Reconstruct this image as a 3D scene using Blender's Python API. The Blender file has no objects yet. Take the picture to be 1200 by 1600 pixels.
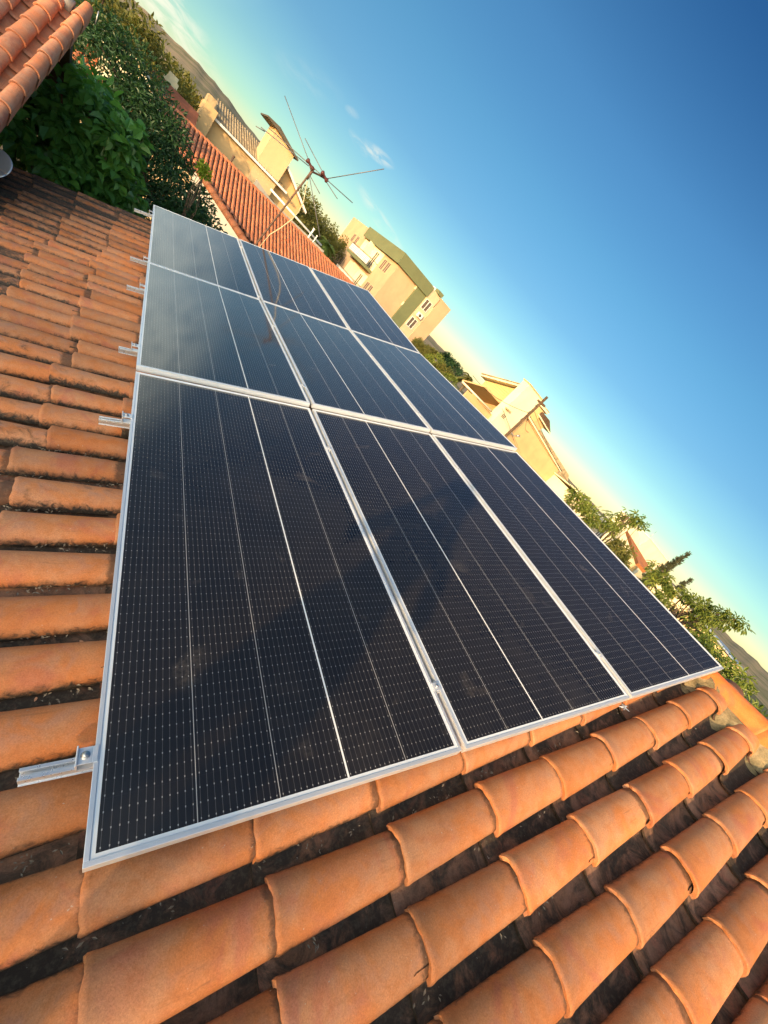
import bpy, math, random
import numpy as np
from math import radians, sin, cos, tan, pi
from mathutils import Vector, Matrix

S = bpy.context.scene
COL = S.collection
random.seed(7)
RNG = np.random.default_rng(11)

# ------------------------------------------------------------------ camera
PITCH = radians(20.5)                       # slope of the roof that carries the panels
ZA = 3.6                                    # height of the array's lowest near corner (world origin in plan)
CAM = Vector((-0.425, -0.267, ZA + 1.2506))
cam_d = bpy.data.cameras.new('camera')
cam = bpy.data.objects.new('camera', cam_d)
COL.objects.link(cam)
right = Vector((0.65620561, -0.34096535, 0.67315438))
down = Vector((0.31815791, -0.68389568, -0.65655331))
fwd = Vector((0.6842293, 0.64500336, -0.34029536))
E_CAM = Matrix(((0.65620561, -down.x, -fwd.x),
                (right.y, -down.y, -fwd.y),
                (right.z, -down.z, -fwd.z))).to_4x4()
cam.matrix_world = Matrix.Translation(CAM) @ E_CAM
cam_d.sensor_fit = 'VERTICAL'
cam_d.sensor_height = 36.0
cam_d.lens = 36.0 * 640.9 / 1600.0
cam_d.clip_start = 0.02
cam_d.clip_end = 6000.0
S.camera = cam
S.render.resolution_x = 768
S.render.resolution_y = 1024

# ------------------------------------------------------------------ light and exposure
SUN_TO = Vector((-0.781, -0.606, 0.166)).normalized()      # towards the sun
SUN_EL = math.asin(SUN_TO.z)
SUN_AZ = math.atan2(SUN_TO.x, SUN_TO.y)
S.view_settings.view_transform = 'Standard'
S.view_settings.look = 'None'
S.view_settings.gamma = 1.0
S.view_settings.exposure = 0.85
sl = bpy.data.lights.new('sun', 'SUN')
sl.energy = 3.5
sl.angle = radians(1.0)
sl.color = (1.0, 0.70, 0.38)
so = bpy.data.objects.new('sun', sl)
COL.objects.link(so)
so.location = (-20, -20, 20)
so.rotation_euler = SUN_TO.to_track_quat('Z', 'Y').to_euler()


# ------------------------------------------------------------------ node helpers
class NT:
    """small expression builder over a node tree"""
    def __init__(s, tree):
        s.t = tree
        s.n = tree.nodes
        s.l = tree.links

    def node(s, typ, **kw):
        n = s.n.new(typ)
        for k, v in kw.items():
            setattr(n, k, v)
        return n

    def put(s, sock, v):
        if isinstance(v, bpy.types.NodeSocket):
            s.l.new(v, sock)
        elif v is not None:
            if hasattr(sock.default_value, '__len__') and isinstance(v, (tuple, list)) and len(v) == 3 and len(sock.default_value) == 4:
                v = (*v, 1.0)
            sock.default_value = v

    def m(s, op, a, b=None, c=None, clamp=False):
        n = s.node('ShaderNodeMath', operation=op, use_clamp=clamp)
        s.put(n.inputs[0], a)
        if b is not None:
            s.put(n.inputs[1], b)
        if c is not None:
            s.put(n.inputs[2], c)
        return n.outputs[0]

    def mix(s, f, a, b, blend='MIX'):
        n = s.node('ShaderNodeMix', data_type='RGBA', blend_type=blend)
        s.put(n.inputs[0], f)
        s.put(n.inputs[6], a)
        s.put(n.inputs[7], b)
        return n.outputs[2]

    def noise(s, vec, scale, detail=4, rough=0.55, dist=0.0, col=False):
        n = s.node('ShaderNodeTexNoise')
        s.put(n.inputs['Vector'], vec)
        n.inputs['Scale'].default_value = scale
        n.inputs['Detail'].default_value = detail
        n.inputs['Roughness'].default_value = rough
        n.inputs['Distortion'].default_value = dist
        return n.outputs[1 if col else 0]

    def ramp(s, f, lo, hi, a=0.0, b=1.0, smooth=True):
        n = s.node('ShaderNodeMapRange')
        if smooth:
            n.interpolation_type = 'SMOOTHSTEP'
        s.put(n.inputs[0], f)
        n.inputs[1].default_value = lo
        n.inputs[2].default_value = hi
        n.inputs[3].default_value = a
        n.inputs[4].default_value = b
        return n.outputs[0]

    def sep(s, v):
        n = s.node('ShaderNodeSeparateXYZ')
        s.put(n.inputs[0], v)
        return n.outputs

    def comb(s, x, y, z):
        n = s.node('ShaderNodeCombineXYZ')
        s.put(n.inputs[0], x)
        s.put(n.inputs[1], y)
        s.put(n.inputs[2], z)
        return n.outputs[0]

    def attr(s, name):
        n = s.node('ShaderNodeAttribute')
        n.attribute_name = name
        return n

    def obj(s):
        return s.node('ShaderNodeTexCoord').outputs['Object']

    def bump(s, h, strength, dist=0.01):
        n = s.node('ShaderNodeBump')
        n.inputs['Strength'].default_value = strength
        n.inputs['Distance'].default_value = dist
        s.put(n.inputs['Height'], h)
        return n.outputs[0]


def newmat(name):
    m = bpy.data.materials.new(name)
    m.use_nodes = True
    t = NT(m.node_tree)
    b = m.node_tree.nodes['Principled BSDF']
    return m, t, b


def bset(t, b, color=None, rough=None, metal=None, spec=None, normal=None):
    if color is not None:
        t.put(b.inputs['Base Color'], color)
    if rough is not None:
        t.put(b.inputs['Roughness'], rough)
    if metal is not None:
        t.put(b.inputs['Metallic'], metal)
    if spec is not None:
        t.put(b.inputs['Specular IOR Level'], spec)
    if normal is not None:
        t.put(b.inputs['Normal'], normal)


def plain(name, c, rough=0.75, metal=0.0, var=0.25, scale=3.0, c2=None, bump=0.15, spec=0.3, fine=40.0):
    """a surface with uneven colour: c to c2 in blotches, fine grain on top"""
    m, t, b = newmat(name)
    o = t.obj()
    if c2 is None:
        c2 = tuple(x * (1 - var) for x in c)
    n1 = t.noise(o, scale, 6, 0.6, 0.3)
    n2 = t.noise(o, fine, 3, 0.6)
    f = t.ramp(n1, 0.35, 0.7)
    col = t.mix(f, c, c2)
    col = t.mix(t.ramp(n2, 0.3, 0.75, 0.0, 0.35), col, tuple(x * 0.7 for x in c2))
    bset(t, b, col, rough, metal, spec, t.bump(n2, bump, 0.01) if bump else None)
    return m


# ------------------------------------------------------------------ world sky
w = bpy.data.worlds.new('World')
S.world = w
w.use_nodes = True
wt = NT(w.node_tree)
for n in list(wt.n):
    wt.n.remove(n)
sky = wt.node('ShaderNodeTexSky', sky_type='NISHITA')
sky.sun_disc = False
sky.sun_elevation = SUN_EL
sky.sun_rotation = SUN_AZ
sky.altitude = 500
sky.air_density = 1.3
sky.dust_density = 0.6
sky.ozone_density = 2.2
tc = wt.node('ShaderNodeTexCoord').outputs['Generated']
sx, sy, sz = wt.sep(tc)
elev = wt.m('MULTIPLY', wt.m('ARCSINE', sz), 180 / pi)
azim = wt.m('MULTIPLY', wt.m('ARCTAN2', sx, sy), 180 / pi)
# the evening air: deep blue high up, pale warm green near the horizon
cr = wt.node('ShaderNodeValToRGB')
wt.put(cr.inputs[0], wt.ramp(elev, -2, 60, 0, 1, smooth=False))
SKY_STOPS = [(0.0, (1.02, 0.94, 1.00)), (0.032, (1.02, 0.98, 1.10)), (0.060, (0.87, 0.96, 1.14)), (0.094, (0.58, 0.85, 1.00)), (0.151, (0.46, 0.69, 0.84)), (0.227, (0.36, 0.58, 0.77)),
             (0.335, (0.33, 0.60, 0.77)), (0.455, (0.285, 0.55, 0.76)), (0.615, (0.130, 0.335, 0.575)), (1.0, (0.14, 0.30, 0.50))]
while len(cr.color_ramp.elements) < len(SKY_STOPS):
    cr.color_ramp.elements.new(0.5)
for el_, (p_, c_) in zip(cr.color_ramp.elements, SKY_STOPS):
    el_.position = p_
    el_.color = (*c_, 1)
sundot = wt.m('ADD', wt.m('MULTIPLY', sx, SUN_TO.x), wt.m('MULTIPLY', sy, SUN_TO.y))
tintc = wt.mix(wt.ramp(sundot, -0.10, 0.95), cr.outputs[0], (6.2, 4.7, 3.6))     # half around the low sun boosted and warmed, added as soft fill light
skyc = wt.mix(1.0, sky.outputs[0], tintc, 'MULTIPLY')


def blob(a0, e0, ra, re, tilt=0.0):
    """soft patch of sky around azimuth a0 and elevation e0, degrees"""
    da = wt.m('SUBTRACT', azim, a0)
    de = wt.m('SUBTRACT', wt.m('SUBTRACT', elev, e0), wt.m('MULTIPLY', da, tilt))
    q = wt.m('ADD', wt.m('POWER', wt.m('DIVIDE', da, ra), 2.0), wt.m('POWER', wt.m('DIVIDE', de, re), 2.0))
    return wt.ramp(q, 0.0, 1.0, 1.0, 0.0)


cn = wt.noise(wt.comb(wt.m('MULTIPLY', azim, 0.22), wt.m('MULTIPLY', elev, 0.75), 0.0), 1.4, 6, 0.6, 0.6)
cm = None
for (a0, e0, ra, re, tl, st) in [(17.6, 9.6, 2.4, 0.7, 0.18, 0.50), (15.6, 8.9, 1.6, 0.5, -0.1, 0.5), (13.6, 10.2, 1.0, 0.45, 0.2, 0.16),
                                 (22, 5.6, 5, 0.8, -0.15, 0.35), (9, 9, 4, 1.4, 0.3, 0.06), (-6, 5.2, 11, 2.9, -0.30, 0.75)]:
    q = wt.m('MULTIPLY', blob(a0, e0, ra, re, tl), st)
    cm = q if cm is None else wt.m('MAXIMUM', cm, q)
cmask = wt.m('MULTIPLY', cm, wt.ramp(cn, 0.36, 0.66), clamp=True)
bank = wt.m('MULTIPLY', blob(-20, 20, 25, 15, -0.25), wt.ramp(cn, 0.28, 0.60, 0.25, 1.0), clamp=True)

CLOUD = (5.0, 4.6, 3.7)
skyc = wt.mix(bank, skyc, (6.6, 7.6, 7.4))
skyc = wt.mix(cmask, skyc, CLOUD)
bg = wt.node('ShaderNodeBackground')
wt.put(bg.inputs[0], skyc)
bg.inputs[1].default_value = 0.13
wo = wt.node('ShaderNodeOutputWorld')
wt.l.new(bg.outputs[0], wo.inputs[0])


# ------------------------------------------------------------------ object helpers
def tag(o, label=None, cat=None, group=None, kind=None):
    if label:
        o['label'] = label
    if cat:
        o['category'] = cat
    if group:
        o['group'] = group
    if kind:
        o['kind'] = kind
    return o


def thing(name, label, cat, loc=(0, 0, 0), rotz=0.0, group=None):
    o = bpy.data.objects.new(name, None)
    o.empty_display_size = 0.2
    COL.objects.link(o)
    o.location = loc
    o.rotation_euler = (0, 0, rotz)
    return tag(o, label, cat, group)


class MB:
    """collects shapes and links them as ONE mesh object"""
    def __init__(s):
        s.v = []
        s.f = []
        s.n = 0
        s.mi = []
        s.tint = []
        s.tuv = []
        s.cur = 0
        s.sm = []

    def add(s, verts, faces, tint=None, tuv=None, smooth=False):
        verts = np.asarray(verts, float).reshape(-1, 3)
        k = len(verts)
        s.v.append(verts)
        for f in faces:
            s.f.append([i + s.n for i in f])
        s.mi += [s.cur] * len(faces)
        s.sm += [smooth] * len(faces)
        s.tint.append(np.tile((0.5, 0.5, 0.5), (k, 1)) if tint is None else np.broadcast_to(np.asarray(tint, float), (k, 3)))
        s.tuv.append(np.zeros((k, 3)) if tuv is None else np.asarray(tuv, float))
        s.n += k
        return s

    def grid(s, P, tint=None, tuv=None, smooth=True, flip=False):
        """P: (a,b,3) array"""
        a, b = P.shape[:2]
        idx = np.arange(a * b).reshape(a, b)
        q = np.stack([idx[:-1, :-1], idx[1:, :-1], idx[1:, 1:], idx[:-1, 1:]], -1).reshape(-1, 4)
        if flip:
            q = q[:, ::-1]
        return s.add(P.reshape(-1, 3), q.tolist(), tint, None if tuv is None else tuv.reshape(-1, 3), smooth)

    def box(s, x0, x1, y0, y1, z0, z1, M=None, tint=None):
        v = np.array([(x, y, z) for x in (x0, x1) for y in (y0, y1) for z in (z0, z1)], float)
        if M is not None:
            v = np.array([M @ Vector(p) for p in v])
        f = [(0, 1, 3, 2), (4, 6, 7, 5), (0, 4, 5, 1), (2, 3, 7, 6), (0, 2, 6, 4), (1, 5, 7, 3)]
        return s.add(v, f, tint)

    def prism(s, pts, a, b, axis='y', M=None, tint=None):
        """2-D polygon extruded: axis y -> pts are (x,z); axis x -> (y,z); axis z -> (x,y)"""
        n = len(pts)
        def mk(p, t):
            if axis == 'y':
                return (p[0], t, p[1])
            if axis == 'x':
                return (t, p[0], p[1])
            return (p[0], p[1], t)
        v = [mk(p, a) for p in pts] + [mk(p, b) for p in pts]
        if M is not None:
            v = [M @ Vector(p) for p in v]
        f = [list(range(n)), list(range(2 * n - 1, n - 1, -1))] + [[i, i + n, (i + 1) % n + n, (i + 1) % n] for i in range(n)]
        return s.add(v, f, tint)

    def tube(s, pts, r, seg=8, cap=True, tint=None):
        pts = [Vector(p) for p in pts]
        rr = r if isinstance(r, (list, tuple)) else [r] * len(pts)
        ring = []
        up = Vector((0.13, 0.21, 1)).normalized()
        for i, p in enumerate(pts):
            d = (pts[min(i + 1, len(pts) - 1)] - pts[max(i - 1, 0)])
            d = d.normalized() if d.length > 0 else Vector((0, 0, 1))
            a = d.cross(up)
            if a.length < 0.05:
                a = d.cross(Vector((1, 0.1, 0)))
            a.normalize()
            b = d.cross(a)
            ring.append([p + (a * cos(2 * pi * k / seg) + b * sin(2 * pi * k / seg)) * rr[i] for k in range(seg)])
        v = [q for g in ring for q in g]
        f = []
        for i in range(len(pts) - 1):
            for k in range(seg):
                f.append((i * seg + k, i * seg + (k + 1) % seg, (i + 1) * seg + (k + 1) % seg, (i + 1) * seg + k))
        if cap:
            f.append(tuple(range(seg - 1, -1, -1)))
            f.append(tuple((len(pts) - 1) * seg + k for k in range(seg)))
        return s.add(v, f, tint, smooth=True)

    def build(s, name, mats, parent=None, bevel=0.0, loc=None):
        me = bpy.data.meshes.new(name)
        V = np.concatenate(s.v) if s.v else np.zeros((0, 3))
        me.from_pydata(V.tolist(), [], s.f)
        if not isinstance(mats, (list, tuple)):
            mats = [mats]
        for m in mats:
            me.materials.append(m)
        me.polygons.foreach_set('material_index', s.mi)
        me.polygons.foreach_set('use_smooth', s.sm)
        a = me.attributes.new('tint', 'FLOAT_VECTOR', 'POINT')
        a.data.foreach_set('vector', np.concatenate(s.tint).astype(np.float32).ravel())
        a = me.attributes.new('tuv', 'FLOAT_VECTOR', 'POINT')
        a.data.foreach_set('vector', np.concatenate(s.tuv).astype(np.float32).ravel())
        me.update()
        o = bpy.data.objects.new(name, me)
        COL.objects.link(o)
        if parent is not None:
            o.parent = parent
        if loc is not None:
            o.location = loc
        if bevel:
            md = o.modifiers.new('bevel', 'BEVEL')
            md.width = bevel
            md.segments = 2
            md.limit_method = 'ANGLE'
        return o


# ------------------------------------------------------------------ materials
def tile_mat(name, hue=(0.58, 0.185, 0.052), pale=(0.50, 0.235, 0.11), dark=(0.030, 0.024, 0.018), dirt=0.5, channel=False, old=0.0):
    """fired clay. tuv.x across 0..1, tuv.y along 0..1 from the low end; tint.x brightness, tint.y dirt, tint.z seed"""
    m, t, b = newmat(name)
    tu = t.attr('tuv').outputs['Vector']
    ti = t.sep(t.attr('tint').outputs['Vector'])
    ax, al, _ = t.sep(tu)
    o = t.obj()
    seed = t.m('MULTIPLY', ti[2], 37.0)
    vo = t.node('ShaderNodeVectorMath', operation='ADD')
    t.put(vo.inputs[0], o)
    t.put(vo.inputs[1], t.comb(seed, seed, seed))
    p = vo.outputs[0]
    big = t.noise(p, 5.0, 5, 0.6, 0.6)
    mid = t.noise(p, 22.0, 6, 0.65, 0.4)
    fine = t.noise(p, 160.0, 3, 0.7)
    c = t.mix(t.ramp(big, 0.30, 0.68), hue, pale)
    c = t.mix(t.ramp(mid, 0.42, 0.72, 0.0, 0.55), c, tuple(x * 0.80 for x in hue))
    # greyish bloom of weather along the crown
    crown = t.m('SUBTRACT', 1.0, t.m('ABSOLUTE', t.m('MULTIPLY', t.m('SUBTRACT', ax, 0.5), 2.0)))
    bloom = t.m('MULTIPLY', t.ramp(crown, 0.35, 1.0), t.ramp(t.noise(p, 9.0, 5, 0.6, 1.5), 0.40, 0.72, 0.0, 0.6))
    bloom = t.m('MULTIPLY', bloom, t.ramp(ti[1], 0.2, 0.9, 0.6, 1.5, smooth=False), clamp=True)
    c = t.mix(bloom, c, (0.33, 0.175, 0.115))
    blot = t.ramp(t.noise(p, 3.2, 4, 0.6, 1.8), 0.52, 0.70, 0.0, 0.55)
    c = t.mix(blot, c, (0.36, 0.105, 0.062))
    # brightness of the single tile
    c = t.mix(1.0, c, t.comb(ti[0], ti[0], ti[0]), 'MULTIPLY')
    c = t.mix(1.0, c, (1.88, 1.90, 1.95), 'MULTIPLY')
    grain = t.ramp(t.noise(p, 240.0, 2, 0.8), 0.3, 0.7, 0.80, 1.16, smooth=False)
    c = t.mix(1.0, c, t.comb(grain, grain, grain), 'MULTIPLY')
    # rain streaks and scratches running down the barrel
    stv = t.node('ShaderNodeVectorMath', operation='MULTIPLY')
    t.put(stv.inputs[0], p)
    stv.inputs[1].default_value = (3.0, 60.0, 60.0)
    streak = t.m('MULTIPLY', t.ramp(t.noise(stv.outputs[0], 1.0, 5, 0.7, 0.6), 0.56, 0.72), t.ramp(t.noise(p, 6.0, 3, 0.6), 0.45, 0.65, 0.0, 0.5))
    c = t.mix(streak, c, (0.13, 0.065, 0.035))
    # black mould: creeping in from the long edges, and in blotches on dirty tiles
    edge = t.m('ABSOLUTE', t.m('MULTIPLY', t.m('SUBTRACT', ax, 0.5), 2.0))
    n3 = t.noise(p, 30.0, 6, 0.7, 1.0)
    n4 = t.noise(p, 11.0, 6, 0.72, 0.8)
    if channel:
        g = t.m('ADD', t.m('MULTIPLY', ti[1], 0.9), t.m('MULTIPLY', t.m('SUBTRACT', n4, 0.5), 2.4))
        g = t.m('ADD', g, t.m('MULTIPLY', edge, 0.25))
        mold_dark = t.ramp(g, 0.12, 0.85)
        mold_dark = t.m('MULTIPLY', mold_dark, 0.96)
    else:
        low = t.m('ADD', edge, t.m('MULTIPLY', t.m('SUBTRACT', n3, 0.5), 0.9))
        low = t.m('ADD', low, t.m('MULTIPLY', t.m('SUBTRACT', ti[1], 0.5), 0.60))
        mold_dark = t.ramp(low, 0.66, 1.02)
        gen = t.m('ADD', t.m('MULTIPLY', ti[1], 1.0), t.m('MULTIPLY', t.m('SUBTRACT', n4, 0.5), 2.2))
        mold_dark = t.m('MAXIMUM', mold_dark, t.ramp(gen, 0.88 - old, 1.45 - old, 0.0, 0.9))
        # darker band just under the tile above
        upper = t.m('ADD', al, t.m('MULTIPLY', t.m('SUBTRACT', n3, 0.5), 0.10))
        mold_dark = t.m('MAXIMUM', mold_dark, t.ramp(upper, 0.815, 0.86, 0.0, 0.75))
    grey = t.mix(t.ramp(t.noise(p, 70.0, 4, 0.7), 0.45, 0.70), dark, (0.085, 0.066, 0.045))
    c = t.mix(t.m('MULTIPLY', mold_dark, dirt * 2.0, clamp=True), c, grey)
    # pale lichen specks
    sp = t.ramp(t.noise(p, 95.0, 2, 0.5), 0.735, 0.77)
    c = t.mix(t.m('MULTIPLY', sp, 0.55), c, (0.42, 0.38, 0.30))
    h = t.m('ADD', t.m('MULTIPLY', fine, 0.35), t.m('ADD', mid, t.m('MULTIPLY', mold_dark, -0.3)))
    bset(t, b, c, 0.72, 0.0, 0.28, t.bump(h, 0.24, 0.005))
    return m


M_TILE = tile_mat('clay_tile', (0.47, 0.155, 0.043), (0.44, 0.205, 0.095))
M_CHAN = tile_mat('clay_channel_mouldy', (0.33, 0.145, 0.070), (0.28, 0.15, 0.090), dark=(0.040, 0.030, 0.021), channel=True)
M_RIDGE = tile_mat('clay_ridge_new', (0.74, 0.15, 0.025), (0.66, 0.20, 0.05), dirt=0.2)
M_TILE_N = tile_mat('clay_tile_neighbour', (0.56, 0.165, 0.060), (0.50, 0.21, 0.10), dirt=0.25)
M_TILE_C = tile_mat('clay_tile_corner', (0.58, 0.19, 0.075), (0.52, 0.25, 0.14), dirt=0.12)
M_MORTAR = plain('mortar', (0.36, 0.27, 0.14), 0.95, var=0.5, scale=9, c2=(0.14, 0.11, 0.055), bump=0.6, fine=60)
M_ALU = None


def alu(name, c=(0.80, 0.83, 0.86), rough=0.34, metal=0.8):
    m, t, b = newmat(name)
    o = t.obj()
    n = t.noise(o, 60, 4, 0.6)
    n2 = t.noise(o, 4, 4, 0.6)
    col = t.mix(t.ramp(n2, 0.3, 0.8), c, tuple(x * 0.93 for x in c))
    bset(t, b, col, t.ramp(n, 0.2, 0.8, rough - 0.03, rough + 0.06), metal, 0.5)
    return m


M_ALU = alu('anodised_aluminium', (0.74, 0.76, 0.78), 0.34, 0.55)
M_ALU2 = alu('rail_aluminium', (0.74, 0.76, 0.78), 0.28)
M_STEEL = alu('galvanised_steel', (0.50, 0.50, 0.50), 0.45)


def cell_mat(name, bright_at):
    m, t, b = newmat(name)
    x, y, z = t.sep(t.obj())
    pitch = 0.2108
    cx_ = t.m('DIVIDE', t.m('SUBTRACT', x, 0.021), pitch)
    # distance in metres to the nearest column gap
    rx = t.m('SUBTRACT', cx_, t.m('ROUND', cx_))
    dgap = t.m('MULTIPLY', t.m('ABSOLUTE', rx), pitch)
    gap = t.m('LESS_THAN', dgap, 0.0011)
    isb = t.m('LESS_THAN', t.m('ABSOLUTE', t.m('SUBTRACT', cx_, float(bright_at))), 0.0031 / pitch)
    # busbars, twelve to a cell
    bb = t.m('FRACT', t.m('MULTIPLY', cx_, 12.0))
    dbb = t.m('MULTIPLY', t.m('ABSOLUTE', t.m('SUBTRACT', bb, 0.5)), pitch / 12)
    bus = t.m('LESS_THAN', dbb, 0.00055)
    sy_ = t.m('FRACT', t.m('DIVIDE', t.m('SUBTRACT', y, 0.012), 0.035))
    pad = t.m('MULTIPLY', t.m('LESS_THAN', dbb, 0.0012), t.m('LESS_THAN', t.m('ABSOLUTE', t.m('SUBTRACT', sy_, 0.5)), 0.058))
    # half-cell gaps across
    hc = t.m('DIVIDE', t.m('SUBTRACT', y, 0.021), 0.1064)
    dh = t.m('MULTIPLY', t.m('ABSOLUTE', t.m('SUBTRACT', hc, t.m('ROUND', hc))), 0.1064)
    half = t.m('LESS_THAN', dh, 0.0008)
    inx = t.m('MULTIPLY', t.m('GREATER_THAN', x, 0.0215), t.m('LESS_THAN', x, 1.0745))
    iny = t.m('MULTIPLY', t.m('GREATER_THAN', y, 0.0215), t.m('LESS_THAN', y, 2.3625))
    inside = t.m('MULTIPLY', inx, iny)
    cellid = t.node('ShaderNodeTexWhiteNoise')
    t.put(cellid.inputs['Vector'], t.comb(t.m('FLOOR', cx_), t.m('FLOOR', hc), 0.0))
    c = t.mix(cellid.outputs['Value'], (0.0016, 0.0018, 0.0034), (0.0026, 0.0028, 0.0046))
    c = t.mix(half, c, (0.006, 0.006, 0.009))
    c = t.mix(t.m('MULTIPLY', bus, 0.9), c, (0.085, 0.078, 0.078))
    c = t.mix(pad, c, (0.30, 0.29, 0.28))
    c = t.mix(gap, c, (0.36, 0.35, 0.34))
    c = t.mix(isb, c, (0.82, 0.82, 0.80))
    c = t.mix(inside, (0.66, 0.70, 0.74), c)
    # dust film and wiped smears
    o = t.obj()
    d1 = t.noise(o, 2.3, 6, 0.65, 1.0)
    d2 = t.noise(o, 14.0, 5, 0.7, 2.0)
    dust = t.m('ADD', 0.016, t.m('MULTIPLY', t.ramp(d1, 0.3, 0.8), t.ramp(d2, 0.2, 0.8, 0.005, 0.035)))
    wi = t.node('ShaderNodeObjectInfo').outputs['Random']
    po = t.node('ShaderNodeVectorMath', operation='ADD')
    t.put(po.inputs[0], o)
    t.put(po.inputs[1], t.comb(t.m('MULTIPLY', wi, 31.0), t.m('MULTIPLY', wi, 17.0), 0.0))
    smear = t.m('MULTIPLY', t.ramp(t.noise(po.outputs[0], 5.0, 2, 0.4, 0.5), 0.665, 0.74), t.ramp(t.noise(po.outputs[0], 60.0, 4, 0.7), 0.35, 0.7, 0.01, 0.085))
    dust = t.m('ADD', dust, smear)
    spot = t.ramp(t.noise(po.outputs[0], 42.0, 1, 0.3), 0.845, 0.87, 0.0, 0.35)
    dust = t.m('ADD', dust, spot, clamp=True)
    c = t.mix(dust, c, (0.46, 0.38, 0.30))
    r = t.m('ADD', 0.045, t.m('MULTIPLY', d2, 0.05))
    bset(t, b, c, r, 0.0, 0.5)
    b.inputs['IOR'].default_value = 1.8
    b.inputs['Specular Tint'].default_value = (1.0, 0.90, 0.74, 1)
    b.inputs['Coat Weight'].default_value = 0.32       # thin rough film of dust, pale at grazing angles
    b.inputs['Coat Roughness'].default_value = 0.48
    b.inputs['Coat IOR'].default_value = 1.6
    b.inputs['Coat Tint'].default_value = (1.0, 0.95, 0.88, 1)
    b.inputs['Sheen Weight'].default_value = 0.25
    b.inputs['Sheen Roughness'].default_value = 0.22
    b.inputs['Sheen Tint'].default_value = (1.0, 0.92, 0.80, 1)
    return m


M_CELL3 = cell_mat('solar_cells_gap_three', 3)
M_CELL2 = cell_mat('solar_cells_gap_two', 2)


def stucco(name, c, stain=0.35, dark=(0.18, 0.15, 0.11)):
    m, t, b = newmat(name)
    o = t.obj()
    x, y, z = t.sep(o)
    n1 = t.noise(o, 0.6, 6, 0.65, 0.5)
    n2 = t.noise(t.comb(t.m('MULTIPLY', x, 2.5), t.m('MULTIPLY', y, 2.5), t.m('MULTIPLY', z, 0.35)), 1.5, 6, 0.7, 0.4)
    n3 = t.noise(o, 25, 3, 0.6)
    col = t.mix(t.ramp(n1, 0.3, 0.75), c, tuple(q * 0.84 for q in c))
    col = t.mix(t.ramp(n2, 0.52, 0.82, 0.0, stain), col, dark)
    bset(t, b, col, 0.88, 0.0, 0.2, t.bump(n3, 0.12, 0.01))
    return m


M_WALL = stucco('cream_render', (0.58, 0.43, 0.24), 0.2)
M_WALLW = stucco('pale_yellow_render', (0.76, 0.68, 0.46), 0.15)
M_WALLO = stucco('apricot_render', (0.58, 0.39, 0.19), 0.12)
M_GABLE = stucco('gable_siding_yellow', (0.60, 0.45, 0.20), 0.1)
M_GREY = stucco('bare_grey_render', (0.36, 0.34, 0.30), 0.6, (0.12, 0.12, 0.10))
M_APT = stucco('apartment_beige', (0.50, 0.345, 0.205), 0.10)
M_APTL = stucco('apartment_light', (0.60, 0.44, 0.28), 0.10)
M_GREEN = stucco('apartment_green', (0.150, 0.170, 0.085), 0.12)
M_WHITE = plain('white_paint', (0.78, 0.76, 0.70), 0.6, var=0.15, scale=2, bump=0.05)
M_TRIM = plain('dark_trim', (0.10, 0.085, 0.06), 0.7, var=0.3, scale=2, bump=0.1)
M_WOOD = plain('weathered_wood', (0.13, 0.08, 0.045), 0.85, var=0.5, scale=3, bump=0.4)
M_FIBRE = plain('fibre_cement', (0.46, 0.35, 0.20), 0.9, var=0.5, scale=2.0, bump=0.2)
M_BRICKRED = plain('red_clay_sheet', (0.40, 0.13, 0.06), 0.85, var=0.4, scale=2)
M_RED = plain('antenna_plastic_red', (0.11, 0.035, 0.03), 0.5, var=0.3, scale=12)
M_ROD = plain('antenna_rod', (0.16, 0.15, 0.15), 0.5, metal=0.3, var=0.2, scale=3, bump=0)
M_RUST = plain('rusty_steel', (0.15, 0.09, 0.06), 0.7, var=0.5, scale=20, bump=0.3)
M_CABLE = plain('cream_cable', (0.62, 0.50, 0.30), 0.6, var=0.2, scale=10, bump=0.0)
M_BLACK = plain('black_rubber', (0.02, 0.02, 0.02), 0.6, var=0.3, bump=0.0)
M_SHUT = plain('window_shutter', (0.13, 0.10, 0.08), 0.6, var=0.3, scale=4, bump=0.1)
M_DECK = plain('roof_boarding', (0.03, 0.022, 0.016), 0.95, var=0.5, scale=6)


def glass_mat(name, c=(0.05, 0.06, 0.07)):
    m, t, b = newmat(name)
    bset(t, b, t.mix(t.noise(t.obj(), 1.5), c, tuple(q * 2 for q in c)), 0.08, 0.0, 0.6)
    return m


M_GLASS = glass_mat('window_glass')


def leaf_mat(name, a, b_, rough=0.5, trans=0.3):
    m, t, b = newmat(name)
    ti = t.sep(t.attr('tint').outputs['Vector'])
    c = t.mix(ti[0], a, b_)
    c = t.mix(t.m('MULTIPLY', ti[1], 0.35), c, tuple(q * 0.45 for q in a))
    bset(t, b, c, rough, 0.0, 0.35)
    tr = t.node('ShaderNodeBsdfTranslucent')
    t.put(tr.inputs[0], t.mix(1.0, c, (1.5, 1.7, 0.7), 'MULTIPLY'))
    ms = t.node('ShaderNodeMixShader')
    ms.inputs[0].default_value = trans
    t.l.new(b.outputs[0], ms.inputs[1])
    t.l.new(tr.outputs[0], ms.inputs[2])
    out = [n for n in t.n if n.type == 'OUTPUT_MATERIAL'][0]
    t.l.new(ms.outputs[0], out.inputs[0])
    return m


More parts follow.
